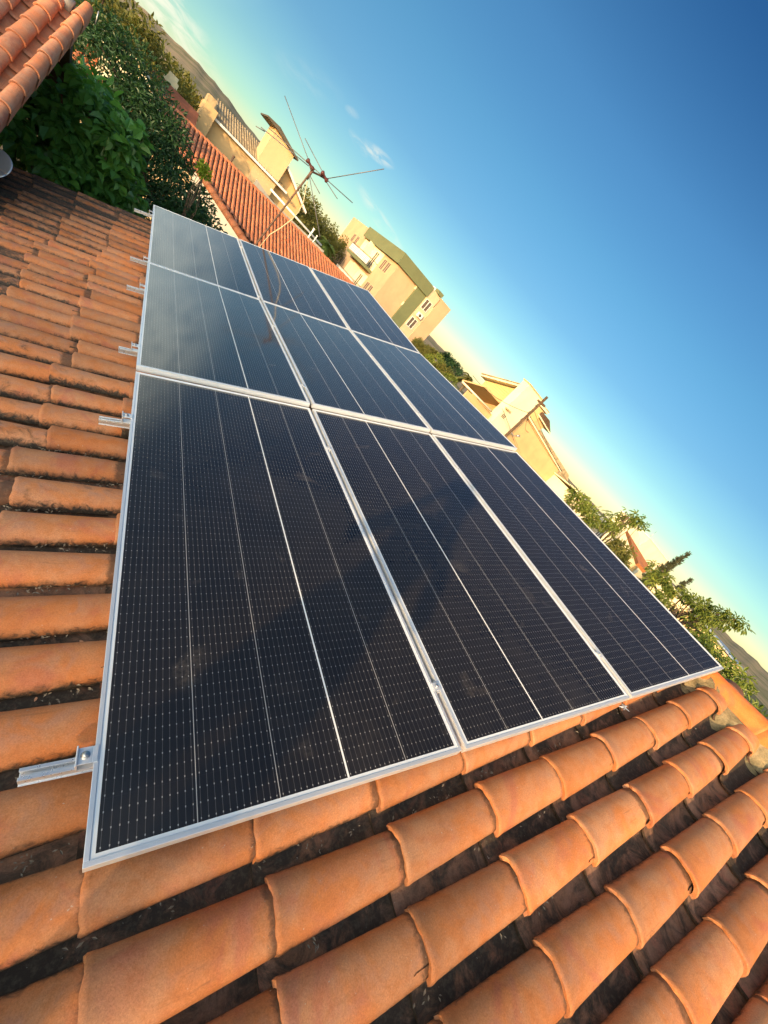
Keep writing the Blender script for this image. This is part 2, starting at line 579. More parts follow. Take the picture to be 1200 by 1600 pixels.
M_LEAFDARK = leaf_mat('leaf_dark', (0.020, 0.055, 0.022), (0.050, 0.115, 0.042), 0.42)
M_LEAFBIG = leaf_mat('leaf_broad', (0.055, 0.150, 0.035), (0.14, 0.33, 0.060), 0.34)
M_LEAFOLIVE = leaf_mat('leaf_olive', (0.085, 0.095, 0.022), (0.19, 0.185, 0.045), 0.6)
M_LEAFMANGO = leaf_mat('leaf_mango', (0.090, 0.135, 0.025), (0.27, 0.31, 0.060), 0.45)
M_LEAFLIME = leaf_mat('leaf_lime', (0.13, 0.20, 0.02), (0.26, 0.32, 0.03), 0.5)
M_CYP = leaf_mat('leaf_cypress', (0.035, 0.045, 0.022), (0.08, 0.085, 0.04), 0.7, 0.1)
M_BARK = plain('bark', (0.16, 0.115, 0.075), 0.95, var=0.5, scale=8, bump=0.8)
M_FLOWER = plain('pale_flower', (0.62, 0.36, 0.26), 0.8, var=0.2, bump=0.0)

# ------------------------------------------------------------------ ground and hills (structure)
def ground_mat():
    m, t, b = newmat('town_ground')
    o = t.obj()
    n1 = t.noise(o, 0.02, 6, 0.6, 0.5)
    n2 = t.noise(o, 0.25, 6, 0.7)
    c = t.mix(t.ramp(n1, 0.35, 0.65), (0.15, 0.12, 0.075), (0.07, 0.085, 0.03))
    c = t.mix(t.ramp(n2, 0.4, 0.75, 0, 0.6), c, (0.24, 0.19, 0.13))
    bset(t, b, c, 0.95, 0.0, 0.1)
    return m


def hill_mat():
    m, t, b = newmat('dry_hillside')
    o = t.obj()
    n1 = t.noise(o, 0.010, 7, 0.62, 0.6)
    n2 = t.noise(o, 0.07, 6, 0.7, 0.5)
    n3 = t.noise(o, 0.20, 3, 0.6)
    c = t.mix(t.ramp(n1, 0.40, 0.62), (0.33, 0.25, 0.16), (0.20, 0.18, 0.10))
    c = t.mix(t.ramp(n2, 0.50, 0.66, 0, 0.75), c, (0.10, 0.11, 0.05))
    c = t.mix(t.ramp(n3, 0.70, 0.76, 0, 0.7), c, (0.50, 0.42, 0.32))
    bset(t, b, c, 1.0, 0.0, 0.05)
    return m


mb = MB()
g = np.linspace(-1, 1, 41)
gx = np.sign(g) * np.abs(g) ** 2 * 3000
P = np.stack(np.meshgrid(gx, gx, indexing='ij') + [np.zeros((41, 41))], -1)
mb.grid(P, smooth=False)
tag(mb.build('ground', ground_mat()), kind='structure')

SKYLINE = [(-60, 1.6), (-30, 1.8), (-12, 1.9), (-3.8, 2.33), (-1.3, 2.5), (2.7, 2.75), (7.8, 2.1), (13.8, 1.3), (20, 0.95), (30, 0.9), (36.3, 0.92),
           (38.5, 0.84), (45, 0.66), (52, 0.9), (58.5, 0.85), (61.5, 0.80), (66, 0.84), (72, 0.9), (83, 1.16), (87.6, 1.36), (96, 1.5), (130, 1.2)]
sa = np.array([q[0] for q in SKYLINE])
se = np.array([q[1] for q in SKYLINE])
azs = np.linspace(-60, 130, 381)
rad = np.linspace(0, 1, 22)
P = np.zeros((len(azs), len(rad), 3))
rr_ = 260 + 640 * rad
for i, a in enumerate(azs):
    e = np.interp(a, sa, se) + 0.05 * sin(a * 1.7) + 0.035 * sin(a * 4.3 + 1) + 0.02 * sin(a * 9.1)
    top = CAM.z + tan(radians(e)) * 900
    for j, r in enumerate(rr_):
        prof = rad[j] ** 0.9
        z = -1.0 + prof * (top + 1.0)
        z += 0.15 * sin(a * 0.9 + j) * (1 - rad[j]) * rad[j] * 4
        P[i, j] = (CAM.x + sin(radians(a)) * r, CAM.y + cos(radians(a)) * r, z)
mb = MB()
mb.grid(P, smooth=True, flip=True)
back = P[:, -1:, :].copy()
b2 = back.copy()
b2[:, :, :2] = (b2[:, :, :2] - np.array(CAM)[None, None, :2]) * 1.5 + np.array(CAM)[None, None, :2]
b2[:, :, 2] = -1
mb.grid(np.concatenate([back, b2], 1), smooth=True, flip=True)
tag(mb.build('hills', hill_mat()), kind='structure')

# ------------------------------------------------------------------ tiled roofs
U = Vector((cos(PITCH), 0, sin(PITCH)))
V = Vector((0, 1, 0))
N = Vector((-sin(PITCH), 0, cos(PITCH)))
ROOF_M = Matrix.Translation((0, 0, ZA)) @ Matrix(((U.x, V.x, N.x, 0), (U.y, V.y, N.y, 0), (U.z, V.z, N.z, 0), (0, 0, 0, 1)))


def cover_tile(L=0.455, w0=0.164, w1=0.140, h0=0.058, h1=0.055, drop=0.017, nth=12, nl=7, lip=0.0022, thick=0.013, under=False):
    """local coords: x uphill from the low end, y across, z up (crown of the low end at z=0). Returns P, tuv"""
    th = np.linspace(radians(-6), radians(186), nth + 1)
    xs = [0.0, 0.006, 0.016, 0.028] + list(np.linspace(0.06, L, nl))
    P = np.zeros((len(xs), nth + 1, 3))
    T = np.zeros_like(P)
    for i, x in enumerate(xs):
        f = x / L
        ww = w0 + (w1 - w0) * f
        hh = h0 + (h1 - h0) * f
        e = lip * math.exp(-((x - 0.010) / 0.010) ** 2)
        if x == 0.0:
            e -= 0.002
        for k, a in enumerate(th):
            sq = np.sign(cos(a)) * abs(cos(a)) ** 0.92
            P[i, k] = (x, -(ww / 2 + e) * sq, (hh + e) * sin(a) ** 0.86 if sin(a) > 0 else hh * sin(a) * 0.5)
            P[i, k, 2] += -h0 - drop * f
            T[i, k] = (k / nth, f, 0)
    return P, T


def end_ring(P, thick):
    """front face ring of a barrel: outer edge to an inner edge"""
    a = P[0]
    c = np.array([a[0, 0], a[:, 1].mean(), a[0, 2]])
    inner = c + (a - c) * (1 - 0.0125 / 0.07)
    inner[:, 0] = a[:, 0] + 0.001
    deep = inner.copy()
    deep[:, 0] += 0.08
    return np.stack([deep, inner, a], 0)


def warp(P, seed_amp):
    """slight hand-made unevenness"""
    q = P.copy()
    L = q[:, :, 0]
    ph = random.random() * 6
    q[:, :, 2] += seed_amp * np.sin(L * 9 + ph)
    q[:, :, 1] += seed_amp * 0.8 * np.sin(L * 7 + ph * 2)
    return q


def sag(v):
    j = min(2, max(0, int(v // 2.4045)))
    za, zb = [(0.0, -0.026), (-0.013, -0.0725), (-0.0735, -0.01)][j]
    return (za + (zb - za) * min(1.0, max(0.0, (v - j * 2.4045) / 2.384))) if v > 0 else 0.0


def roof_tiles(lines, u_lips, dirt_fn, bright_fn, nth=12, nl=6, zc=-0.10, jit=1.0, chan=True, pitch=0.2, chan_nth=8):
    """lines: list of functions v(u) for every course of covers. Returns cover mesh builder and channel mesh builder in panel space (u,v,n)"""
    A, B = MB(), MB()
    base, tuv = cover_tile(nth=nth, nl=nl)
    cb, ctuv = cover_tile(L=0.47, w0=0.128, w1=0.158, h0=0.050, h1=0.055, drop=0.016, nth=chan_nth, nl=3, lip=0.0)
    for li, vf in enumerate(lines):
        off = random.uniform(-0.012, 0.012) * jit
        for u0 in u_lips:
            wj = 3.0 if (u0 < 0.1 and vf(0) > 0.5) else 1.0
            u = u0 + off * wj + random.uniform(-0.014, 0.014) * jit * wj
            v = vf(u) + random.uniform(-0.004, 0.004) * jit
            v2 = vf(u + 0.45) + random.uniform(-0.004, 0.004) * jit
            sl_ = (v2 - v) / 0.45
            dz = random.uniform(-0.004, 0.004) * jit
            tilt = random.uniform(-0.010, 0.010) * jit
            roll = random.uniform(-0.05, 0.05) * jit
            p = warp(base, 0.0018 * jit)
            s_ = random.uniform(0.965, 1.03)
            p[:, :, 1] *= s_
            y = p[:, :, 1].copy()
            p[:, :, 2] += y * roll + p[:, :, 0] * tilt + dz + zc
            p[:, :, 1] += p[:, :, 0] * sl_ + v
            kk = np.linspace(0, 6.28, p.shape[1])
            edge_wob = 0.0022 * np.sin(kk * 2 + random.uniform(0, 6)) + 0.0015 * np.sin(kk * 5 + random.uniform(0, 6))
            if random.random() < 0.12:          # a chipped lip
                edge_wob = edge_wob + random.uniform(0.006, 0.016) * np.exp(-((kk - random.choice((0.5, 1.2, 4.6, 5.6))) / 0.45) ** 2)
            p[0:4, :, 0] += edge_wob[None, :] * np.array([1, 1, 0.9, 0.7])[:, None] * jit
            p[:, :, 0] += u
            tint = (bright_fn(u, v), dirt_fn(u, v), random.random())
            p[:, :, 2] += sag(v)
            A.grid(p, tint, tuv, flip=True)
            er = end_ring(p, 0.013)
            A.grid(er, tint, np.tile((0.5, 0.3, 0), (er.shape[0], er.shape[1], 1)), smooth=False, flip=True)
            if chan:
                q = cb.copy()
                q[:, :, 2] = -(q[:, :, 2] + 0.0)          # trough
                q[:, :, 2] += zc - 0.080
                q[:, :, 2] -= 0.034 * (q[:, :, 0] / 0.47)
                q[:, :, 2] += sag(v)
                vm = v + pitch / 2 + random.uniform(-0.004, 0.004) * jit
                q[:, :, 1] += q[:, :, 0] * sl_ + vm
                q[:, :, 0] += u - 0.025 + random.uniform(-0.012, 0.012) * jit
                B.grid(q, (bright_fn(u, v) * random.uniform(0.8, 1.1), 0.35 + 0.6 * random.random(), random.random()), ctuv)
                er = q[0:1].copy()
                low = er.copy()
                low[:, :, 2] -= 0.012
                B.grid(np.concatenate([low, er], 0), (0.4, 0.9, 0.3), np.tile((0.5, 0.3, 0), (2, er.shape[1], 1)), smooth=False)
    return A, B


def main_line(k):
    v0 = -0.012 + 0.2 * k
    if v0 < 0.7:
        a = 0.055
    elif v0 < 2.2:
        a = 0.055 - 0.11 * (v0 - 0.7) / 1.5
    else:
        a = -0.06
    wob = random.uniform(-0.004, 0.004)
    if k <= -2:                       # the courses spread a little towards the near verge
        v0 += 0.012
    sr = 0.040 if k >= 0 else max(0.0, 0.031 - 0.0115 * (-k - 1))
    return lambda u: v0 + wob + (sr * u if u > 0 else a * u)


def fbm(u, v):
    return 0.5 + 0.25 * sin(u * 2.1 + v * 1.3) + 0.25 * sin(v * 2.9 - u * 1.7 + 1.0)


def far_dark(u, v):
    """darkening that grows towards the far low corner of the roof"""
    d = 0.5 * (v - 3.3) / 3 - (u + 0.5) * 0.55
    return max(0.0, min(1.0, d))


house = thing('tiled_house', 'low house whose orange clay barrel tile roof carries the solar panels', 'house', (0, 0, 0))
lips = [0.018 + 0.39 * k for k in range(-5, 9)]
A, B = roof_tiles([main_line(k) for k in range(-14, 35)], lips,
                  lambda u, v: min(2.0, (0.25 if random.random() < 0.93 or v < 0.6 else 0.70) + 0.45 * random.random() * fbm(u, v) + 0.70 * far_dark(u, v) + (0.08 + 0.30 * random.random() if u < 0 else 0)),
                  lambda u, v: (random.uniform(0.47, 0.62) if random.random() < 0.8 else random.uniform(0.38, 0.68)) * (1 - 0.15 * far_dark(u, v)), nth=16, nl=7)
ob = A.build('roof_cover_tiles', M_TILE, house)
ob.matrix_local = ROOF_M
ob = B.build('roof_channel_tiles', M_CHAN, house)
ob.matrix_local = ROOF_M
# boarding under the tiles
d = MB()
d.box(-1.95, 3.30, -2.85, 6.98, -0.262, -0.242)
ob = d.build('roof_boarding', M_DECK, house)
ob.matrix_local = ROOF_M

# far slope beyond the ridge, descending towards +X: covers as well, plainer
RX, RZ = 3.40 * cos(PITCH), ZA + 3.40 * sin(PITCH)
far_M = Matrix.Translation((2 * RX, 0, ZA)) @ Matrix(((-U.x, 0, -N.x, 0), (0, 1, 0, 0), (U.z, 0, N.z, 0), (0, 0, 0, 1)))
A, B = roof_tiles([(lambda u, q=-2.8 + 0.2 * k: q) for k in range(0, 49)], [-0.8 + 0.39 * k for k in range(10)],
                  lambda u, v: 0.3, lambda u, v: random.uniform(0.48, 0.62), nth=7, nl=2, zc=-0.13)
ob = A.build('roof_cover_tiles', M_TILE, house)
ob.matrix_local = far_M
ob = B.build('roof_channel_tiles', M_CHAN, house)
ob.matrix_local = far_M

# ridge caps along the ridge, in mortar
cap, ctv = cover_tile(L=0.43, w0=0.235, w1=0.20, h0=0.105, h1=0.092, drop=0.014, nth=14, nl=5, lip=0.004)
rc = MB()
y = -3.05
k = 0
while y < 6.9:
    p = warp(cap, 0.002)
    q = np.empty_like(p)
    jz = random.uniform(-0.004, 0.004)
    q[:, :, 1] = y + p[:, :, 0]
    q[:, :, 0] = RX + 0.012 - p[:, :, 1] + random.uniform(-0.004, 0.004)
    q[:, :, 2] = RZ - 0.046 + sag(y) * 1.05 + p[:, :, 2] + jz
    rc.grid(q, (random.uniform(0.50, 0.60), 0.1, random.random()), ctv)
    c0 = np.array([RX, y, RZ - 0.14])
    inner = q[0].copy()
    inner[:, 0] = RX + (inner[:, 0] - RX) * 0.87
    inner[:, 2] = RZ - 0.14 + (inner[:, 2] - (RZ - 0.14)) * 0.85
    rc.grid(np.stack([q[0], inner], 0), (0.5, 0.1, 0.3), np.tile((0.5, 0.3, 0), (2, q.shape[1], 1)), smooth=False)
    y += 0.385
ob = rc.build('ridge_caps', M_RIDGE, house)
mo = MB()
ny = 260
ys = np.linspace(-2.95, 6.95, ny)
prof = [(-0.27, -0.235), (-0.20, -0.150), (-0.13, -0.105), (-0.085, -0.055), (0.0, -0.035), (0.085, -0.055), (0.13, -0.105), (0.20, -0.150), (0.27, -0.235)]
P = np.zeros((ny, len(prof), 3))
for i, yy in enumerate(ys):
    for j, (a, b_) in enumerate(prof):
        r1 = RNG.normal() * 0.007
        P[i, j] = (RX + a * 0.86 + RNG.normal() * 0.008, yy + RNG.normal() * 0.006, RZ + b_ - 0.070 + sag(yy) + r1)
mo.grid(P, smooth=True)
mo.build('ridge_mortar', M_MORTAR, house)

# walls under the roof
wl = MB()
x0, x1 = -1.6, 2 * RX + 1.6
z0 = ZA - 1.6 * tan(PITCH) - 0.32
gable = [(x0, 0), (x1, 0), (x1, z0), (RX, RZ - 0.34), (x0, z0)]
wl.prism(gable, -2.55, -2.40)
wl.prism(gable, 6.55, 6.70)
wl.box(x0, x0 + 0.15, -2.40, 6.55, 0, z0)
wl.box(x1 - 0.15, x1, -2.40, 6.55, 0, z0)
wl.build('wall', M_WALL, house)

# ------------------------------------------------------------------ solar array
PW, PL, GAP, TH = 1.096, 2.384, 0.0205, 0.035
ROW_Z = [(0.0, -0.026), (0.003, -0.0725), (-0.0745, 0.0)]       # near and far edge height of every row
adj = {0: 'lowest', 1: 'middle', 2: 'uppermost'}
LABELS = {
    (0, 0): 'near row solar panel at the low left edge, nearest to the camera',
    (1, 0): 'near row solar panel in the middle, crossed by the photographer shadow',
    (2, 0): 'near row solar panel whose near corner touches the orange ridge caps',
    (0, 1): 'middle row solar panel at the low left edge, reflecting pale teal sky',
    (1, 1): 'central solar panel of the nine, with panels on all four sides',
    (2, 1): 'middle row solar panel along the ridge, in front of the yellow house with the tower',
    (0, 2): 'farthest row solar panel at the low left corner, beside the dark tree',
    (1, 2): 'farthest row solar panel in the middle, right in front of the antenna mast base',
    (2, 2): 'farthest row solar panel at the ridge end, in front of the apartment building',
}


def row_matrix(i, j):
    u0 = i * (PW + GAP)
    v0 = j * (PL + GAP)
    za, zb = ROW_Z[j]
    ang = math.atan2(zb - za, PL)
    return ROOF_M @ Matrix.Translation((u0, v0, za)) @ Matrix.Rotation(ang, 4, 'X')


def make_frame():
    f = MB()
    l = 0.0115
    prof_in = 0.0
    for (x0, x1, y0, y1) in [(0, PW, 0, l), (0, PW, PL - l, PL), (0, l, l, PL - l), (PW - l, PW, l, PL - l)]:
        f.box(x0, x1, y0, y1, -TH, 0.0)
    # bottom flange turned inwards
    f.box(l, 0.030, l, PL - l, -TH, -TH + 0.002)
    f.box(PW - 0.030, PW - l, l, PL - l, -TH, -TH + 0.002)
    return f


frame_me = None
for j in range(3):
    for i in range(3):
        root = thing('solar_panel', LABELS[(i, j)], 'solar panel', group='solar panels on the tiled roof')
        root.matrix_world = row_matrix(i, j)
        if frame_me is None:
            fo = make_frame().build('frame', M_ALU, root, bevel=0.0012)
            frame_me = fo.data
            frame_src = fo
        else:
            fo = frame_src.copy()
            COL.objects.link(fo)
            fo.parent = root
        gm = MB()
        gm.box(0.0116, PW - 0.0116, 0.0116, PL - 0.0116, -0.0075, -0.0022)
        gm.build('glass', M_CELL2 if i == 1 else M_CELL3, root)
        bk = MB()
        bk.box(PW / 2 - 0.05, PW / 2 + 0.05, PL / 2 - 0.04, PL / 2 + 0.04, -0.026, -0.0085)
        bk.build('junction_box', M_BLACK, root)

# rails with their clamps
RAILS = [(0.235, -0.150, 'mounting rail end nearest the camera, under the near panel corner'),
         (1.870, -0.135, 'mounting rail end at the far part of the near left panel'),
         (2.690, -0.105, 'mounting rail end just beyond the joint of the near and middle rows'),
         (3.985, -0.130, 'mounting rail end at the far part of the pale teal panel'),
         (4.900, -0.150, 'mounting rail end at the near part of the farthest left panel'),
         (6.770, -0.200, 'mounting rail end by the dark tree at the far corner of the array')]


def surf_z(v):
    j = min(2, int(v // (PL + GAP)))
    za, zb = ROW_Z[j]
    return za + (zb - za) * (v - j * (PL + GAP)) / PL


for (rv, ru, lab) in RAILS:
    zt = surf_z(rv) - TH
    root = thing('mounting_rail', lab, 'mounting rail', group='aluminium rails carrying the solar panels')
    root.matrix_world = ROOF_M @ Matrix.Translation((0, rv, zt))
    r = MB()
    # extruded C-profile: two top lips with a slot, side walls with grooves, base
    H, W2 = 0.030, 0.0145
    for (a, b_, c, d_) in [(-W2, -0.0065, -0.006, 0), (0.0065, W2, -0.006, 0), (-W2, -W2 + 0.0035, -H + 0.003, -0.006), (W2 - 0.0035, W2, -H + 0.003, -0.006),
                           (-W2 - 0.003, W2 + 0.003, -H, -H + 0.003), (-W2 + 0.0035, W2 - 0.0035, -0.018, -0.016)]:
        r.box(ru, 3.36, a, b_, c, d_)
    r.build('rail_bar', M_ALU2, root, bevel=0.0006)
    c = MB()       # end clamp: foot, upright, hook over the frame
    c.box(-0.034, -0.0008, -0.020, 0.020, 0.001, 0.005)
    c.box(-0.038, -0.034, -0.024, 0.024, 0.001, 0.046)
    c.box(-0.034, -0.004, -0.020, 0.020, 0.0355, 0.0385)
    c.box(-0.004, 0.008, -0.020, 0.020, 0.0352, 0.0382)
    cl = c.build('end_clamp', M_ALU, root, bevel=0.001)
    bt = MB()
    bt.tube([(-0.019, 0, 0.0385), (-0.019, 0, 0.0465)], 0.0075, 6)
    bt.tube([(-0.019, 0, 0.0385), (-0.019, 0, 0.0400)], 0.0105, 14)
    bt.build('bolt', M_STEEL, cl)
    for q in (1, 2):
        uu = q * (PW + GAP) - GAP / 2
        mc = MB()
        mc.box(uu - GAP / 2 - 0.006, uu + GAP / 2 + 0.006, -0.016, 0.016, TH + 0.0012, TH + 0.0042)
        mc.box(uu - 0.004, uu + 0.004, -0.022, 0.022, 0.001, TH + 0.0012)
        mcl = mc.build('mid_clamp', M_ALU, root)
        bt = MB()
        bt.tube([(uu, 0, TH + 0.0042), (uu, 0, TH + 0.010)], 0.0065, 6)
        bt.build('bolt', M_STEEL, mcl)
    for uu in (0.25, 1.5, 2.9):
        ft = MB()
        ft.box(uu - 0.02, uu + 0.02, -0.028, -0.022, -0.12, -0.008)
        ft.box(uu - 0.02, uu + 0.02, -0.028, 0.05, -0.125, -0.12)
        ft.build('roof_hook', M_STEEL, root)

# small litter on the tiles
def litter():
    leafm = plain('dry_leaf', (0.30, 0.24, 0.17), 0.9, var=0.4, scale=30, bump=0)
    shard = plain('clay_shard', (0.50, 0.24, 0.13), 0.9, var=0.3, scale=30)
    paper = plain('foil_scrap', (0.42, 0.48, 0.55), 0.5, var=0.2, scale=30, bump=0)
    def chip(u, v, z, s_, mt, name, label, cat, group=None, flat=0.35):
        c = MB()
        n = 7
        pts = []
        for k in range(n):
            a = 2 * pi * k / n + random.uniform(-0.3, 0.3)
            rr = s_ * random.uniform(0.6, 1.1)
            pts.append((rr * cos(a), rr * 0.65 * sin(a)))
        c.prism(pts, 0, s_ * flat, axis='z')
        o = c.build(name, mt, None, bevel=s_ * 0.06)
        o.matrix_world = ROOF_M @ Matrix.Translation((u, v, z)) @ Matrix.Rotation(random.uniform(0, 6), 4, 'Z')
        tag(o, label, cat, group)
    chip(-0.075, 0.665, -0.168, 0.010, shard, 'tile_shard', 'small clay shard lying in the dark channel left of the near panel', 'shard')
    chip(-0.165, 0.485, -0.168, 0.007, shard, 'pebble', 'tiny pale pebble in the channel at the left edge', 'pebble')
    # a crumpled foil scrap, star like
    c = MB()
    v = [(0, 0, 0.012)]
    for k in range(10):
        a = 2 * pi * k / 10
        rr = 0.034 if k % 2 == 0 else 0.011
        rr *= random.uniform(0.8, 1.15)
        v.append((rr * cos(a), rr * sin(a) * 0.8, random.uniform(0.0, 0.014)))
    c.add(v, [(0, 1 + k, 1 + (k + 1) % 10) for k in range(10)])
    v2 = [(x, y_, z_ - 0.002) for x, y_, z_ in v]
    c.add(v2, [(0, 1 + (k + 1) % 10, 1 + k) for k in range(10)])
    o = c.build('foil_scrap', paper, None)
    o.matrix_world = ROOF_M @ Matrix.Translation((2.34, -0.005, -0.150))
    tag(o, 'crumpled grey foil scrap in the channel below the ridge side panel', 'scrap')
    spots = [(0.40, -0.08), (0.95, -0.09), (1.02, -0.085), (1.08, -0.10), (1.30, -0.06), (0.55, -0.07), (1.62, -0.06), (1.75, -0.055), (1.70, -0.07), (1.90, -0.04), (0.86, -0.10),
             (1.70, -0.60), (1.62, -0.86), (1.9, -0.64), (2.75, -0.18), (-0.20, 0.10), (-0.15, 0.28), (-0.2, 0.9), (-0.1, 1.1), (0.2, -0.10)]
    for _ in range(150):
        k_ = random.randint(-6, 8)
        uu_ = random.uniform(-0.45, 2.9) if k_ < 0 else random.uniform(-0.45, -0.02)
        spots.append((uu_, -0.012 + 0.2 * k_ + 0.1 + 0.04 * max(0, uu_) + random.uniform(-0.02, 0.02)))
    st = MB()
    for (u, v_) in spots:
        for _ in range(3):
            a = random.uniform(0, 6)
            l = random.uniform(0.003, 0.009)
            uu, vv = u + random.uniform(-0.03, 0.03), v_ + random.uniform(-0.012, 0.012)
            zz = -0.171 + random.uniform(0, 0.006)
            ca, sa_ = cos(a), sin(a)
            st.add([(uu - l * ca, vv - l * sa_, zz), (uu - l * 0.4 * sa_, vv + l * 0.4 * ca, zz + l * 0.5), (uu + l * ca, vv + l * sa_, zz + 0.002), (uu + l * 0.4 * sa_, vv - l * 0.4 * ca, zz + l * 0.3)], [(0, 1, 2), (0, 2, 3)])
    o = st.build('leaf_litter', leafm, None)
    o.matrix_world = ROOF_M
    tag(o, 'crumbs of dry leaf scattered in the mouldy roof channels', 'leaf litter', kind='stuff')


litter()

# ------------------------------------------------------------------ what stands around, placed by plan distance in front of the camera
def at(xr, zr, Y):
    """a point Y metres ahead (world +Y) of the camera, xr and zr its slopes sideways and upwards"""
    return Vector((CAM.x + xr * Y, CAM.y + Y, CAM.z + zr * Y))


# --- television antenna on its mast, fixed to the gable beyond the array
AY = 8.15
ant = thing('tv_antenna', 'rusty mast with a spidery television antenna rising behind the array', 'antenna', at(0.2264, -0.16, AY))
AO = ant.location.copy()


def A_(xr, zr, Y=AY):
    return at(xr, zr, Y) - AO


m_ = MB()
m_.tube([A_(0.2250, -0.165), A_(0.2264, -0.1056), A_(0.2330, -0.02), A_(0.2385, 0.062), A_(0.2392, 0.0676)], 0.0145, 8)
m_.build('mast', M_RUST, ant)
m_ = MB()
m_.tube([A_(0.2330, 0.071, 8.1), A_(0.2392, 0.0676), A_(0.2530, 0.0735, 8.2), A_(0.2640, 0.0770, 8.25)], 0.014, 8)
m_.tube([A_(0.2392, 0.052), A_(0.2392, 0.075)], 0.022, 8)
m_.build('boom', M_RUST, ant)
for (a, b_) in [(0.2305, 0.0735), (0.2625, 0.0790)]:
    m_ = MB()
    c0 = A_(a, b_, 8.15)
    ax = Vector((0.55, 0, -0.15)).normalized()
    m_.tube([c0 - ax * 0.075, c0 - ax * 0.055, c0 - ax * 0.02, c0 + ax * 0.02, c0 + ax * 0.055, c0 + ax * 0.075], [0.026, 0.038, 0.020, 0.020, 0.038, 0.026], 8)
    m_.build('element_clamp', M_RED, ant)
RODS = [((0.1463, 0.0618, 8.6), (0.3323, 0.0868, 7.9)), ((0.1360, 0.0530, 8.5), (0.2300, 0.0700, 8.1)), ((0.1290, 0.0480, 8.5), (0.1440, 0.0530, 8.5)),
        ((0.1427, 0.1145, 8.9), (0.2300, 0.0740, 8.15)), ((0.2390, 0.0600, 8.1), (0.3184, -0.0042, 7.6)), ((0.2420, 0.0600, 8.1), (0.2720, 0.0520, 7.9)),
        ((0.2680, 0.0800, 8.2), (0.3436, 0.1716, 7.6)), ((0.2010, 0.0960, 8.7), (0.2620, 0.0800, 8.2)), ((0.2640, 0.0760, 8.2), (0.3040, 0.0700, 7.9))]
for (p, q) in RODS:
    m_ = MB()
    m_.tube([A_(*p), A_(*q)], 0.0062, 6)
    m_.build('antenna_rod', M_ROD, ant)
cb_ = MB()
pts = [A_(0.2354, -0.150, 8.05), A_(0.2354, -0.0963, 8.05), A_(0.2380, -0.070, 8.05), A_(0.2480, -0.045, 8.08), A_(0.2560, -0.020, 8.1), A_(0.2590, 0.000, 8.1), A_(0.2560, 0.020, 8.12), A_(0.2420, 0.050, 8.15)]
cb_.tube(pts, 0.0075, 6)
cb_.build('antenna_cable', M_CABLE, ant)
tag(ant, cat='antenna')

# --- satellite dish at the far low corner of the roof
dpos = at(-0.138, -0.273, 6.15)
dish = thing('satellite_dish', 'grey satellite dish on the dark far corner of the tiled roof', 'satellite dish', dpos)
dm = MB()
nr, na = 8, 32
R0 = 0.165
Dm = Matrix.Rotation(radians(-35), 4, 'Z') @ Matrix.Rotation(radians(52), 4, 'X')
Pd = np.zeros((nr + 1, na + 1, 3))
for a in range(nr + 1):
    for b_ in range(na + 1):
        r = R0 * max(a / nr, 0.001)
        t_ = 2 * pi * b_ / na
        Pd[a, b_] = Dm @ Vector((r * cos(t_), r * sin(t_), 0.55 * r * r))
dm.grid(Pd, smooth=True)
dish_o = dm.build('reflector', M_ALU, dish)
md = dish_o.modifiers.new('solid', 'SOLIDIFY')
md.thickness = 0.006
dm = MB()
dm.tube([Dm @ Vector((0, -0.15, 0.02)), Dm @ Vector((0, -0.06, 0.16)), Dm @ Vector((0, 0, 0.19))], 0.008, 6)
dm.tube([Dm @ Vector((0, 0, 0.17)), Dm @ Vector((0, 0, 0.22))], 0.020, 10)
dm.build('feed_arm', M_STEEL, dish)
dm = MB()
dm.tube([(0, 0, -0.02), (0.0, 0.02, -0.30)], 0.018, 8)
dm.build('pole', M_STEEL, dish)


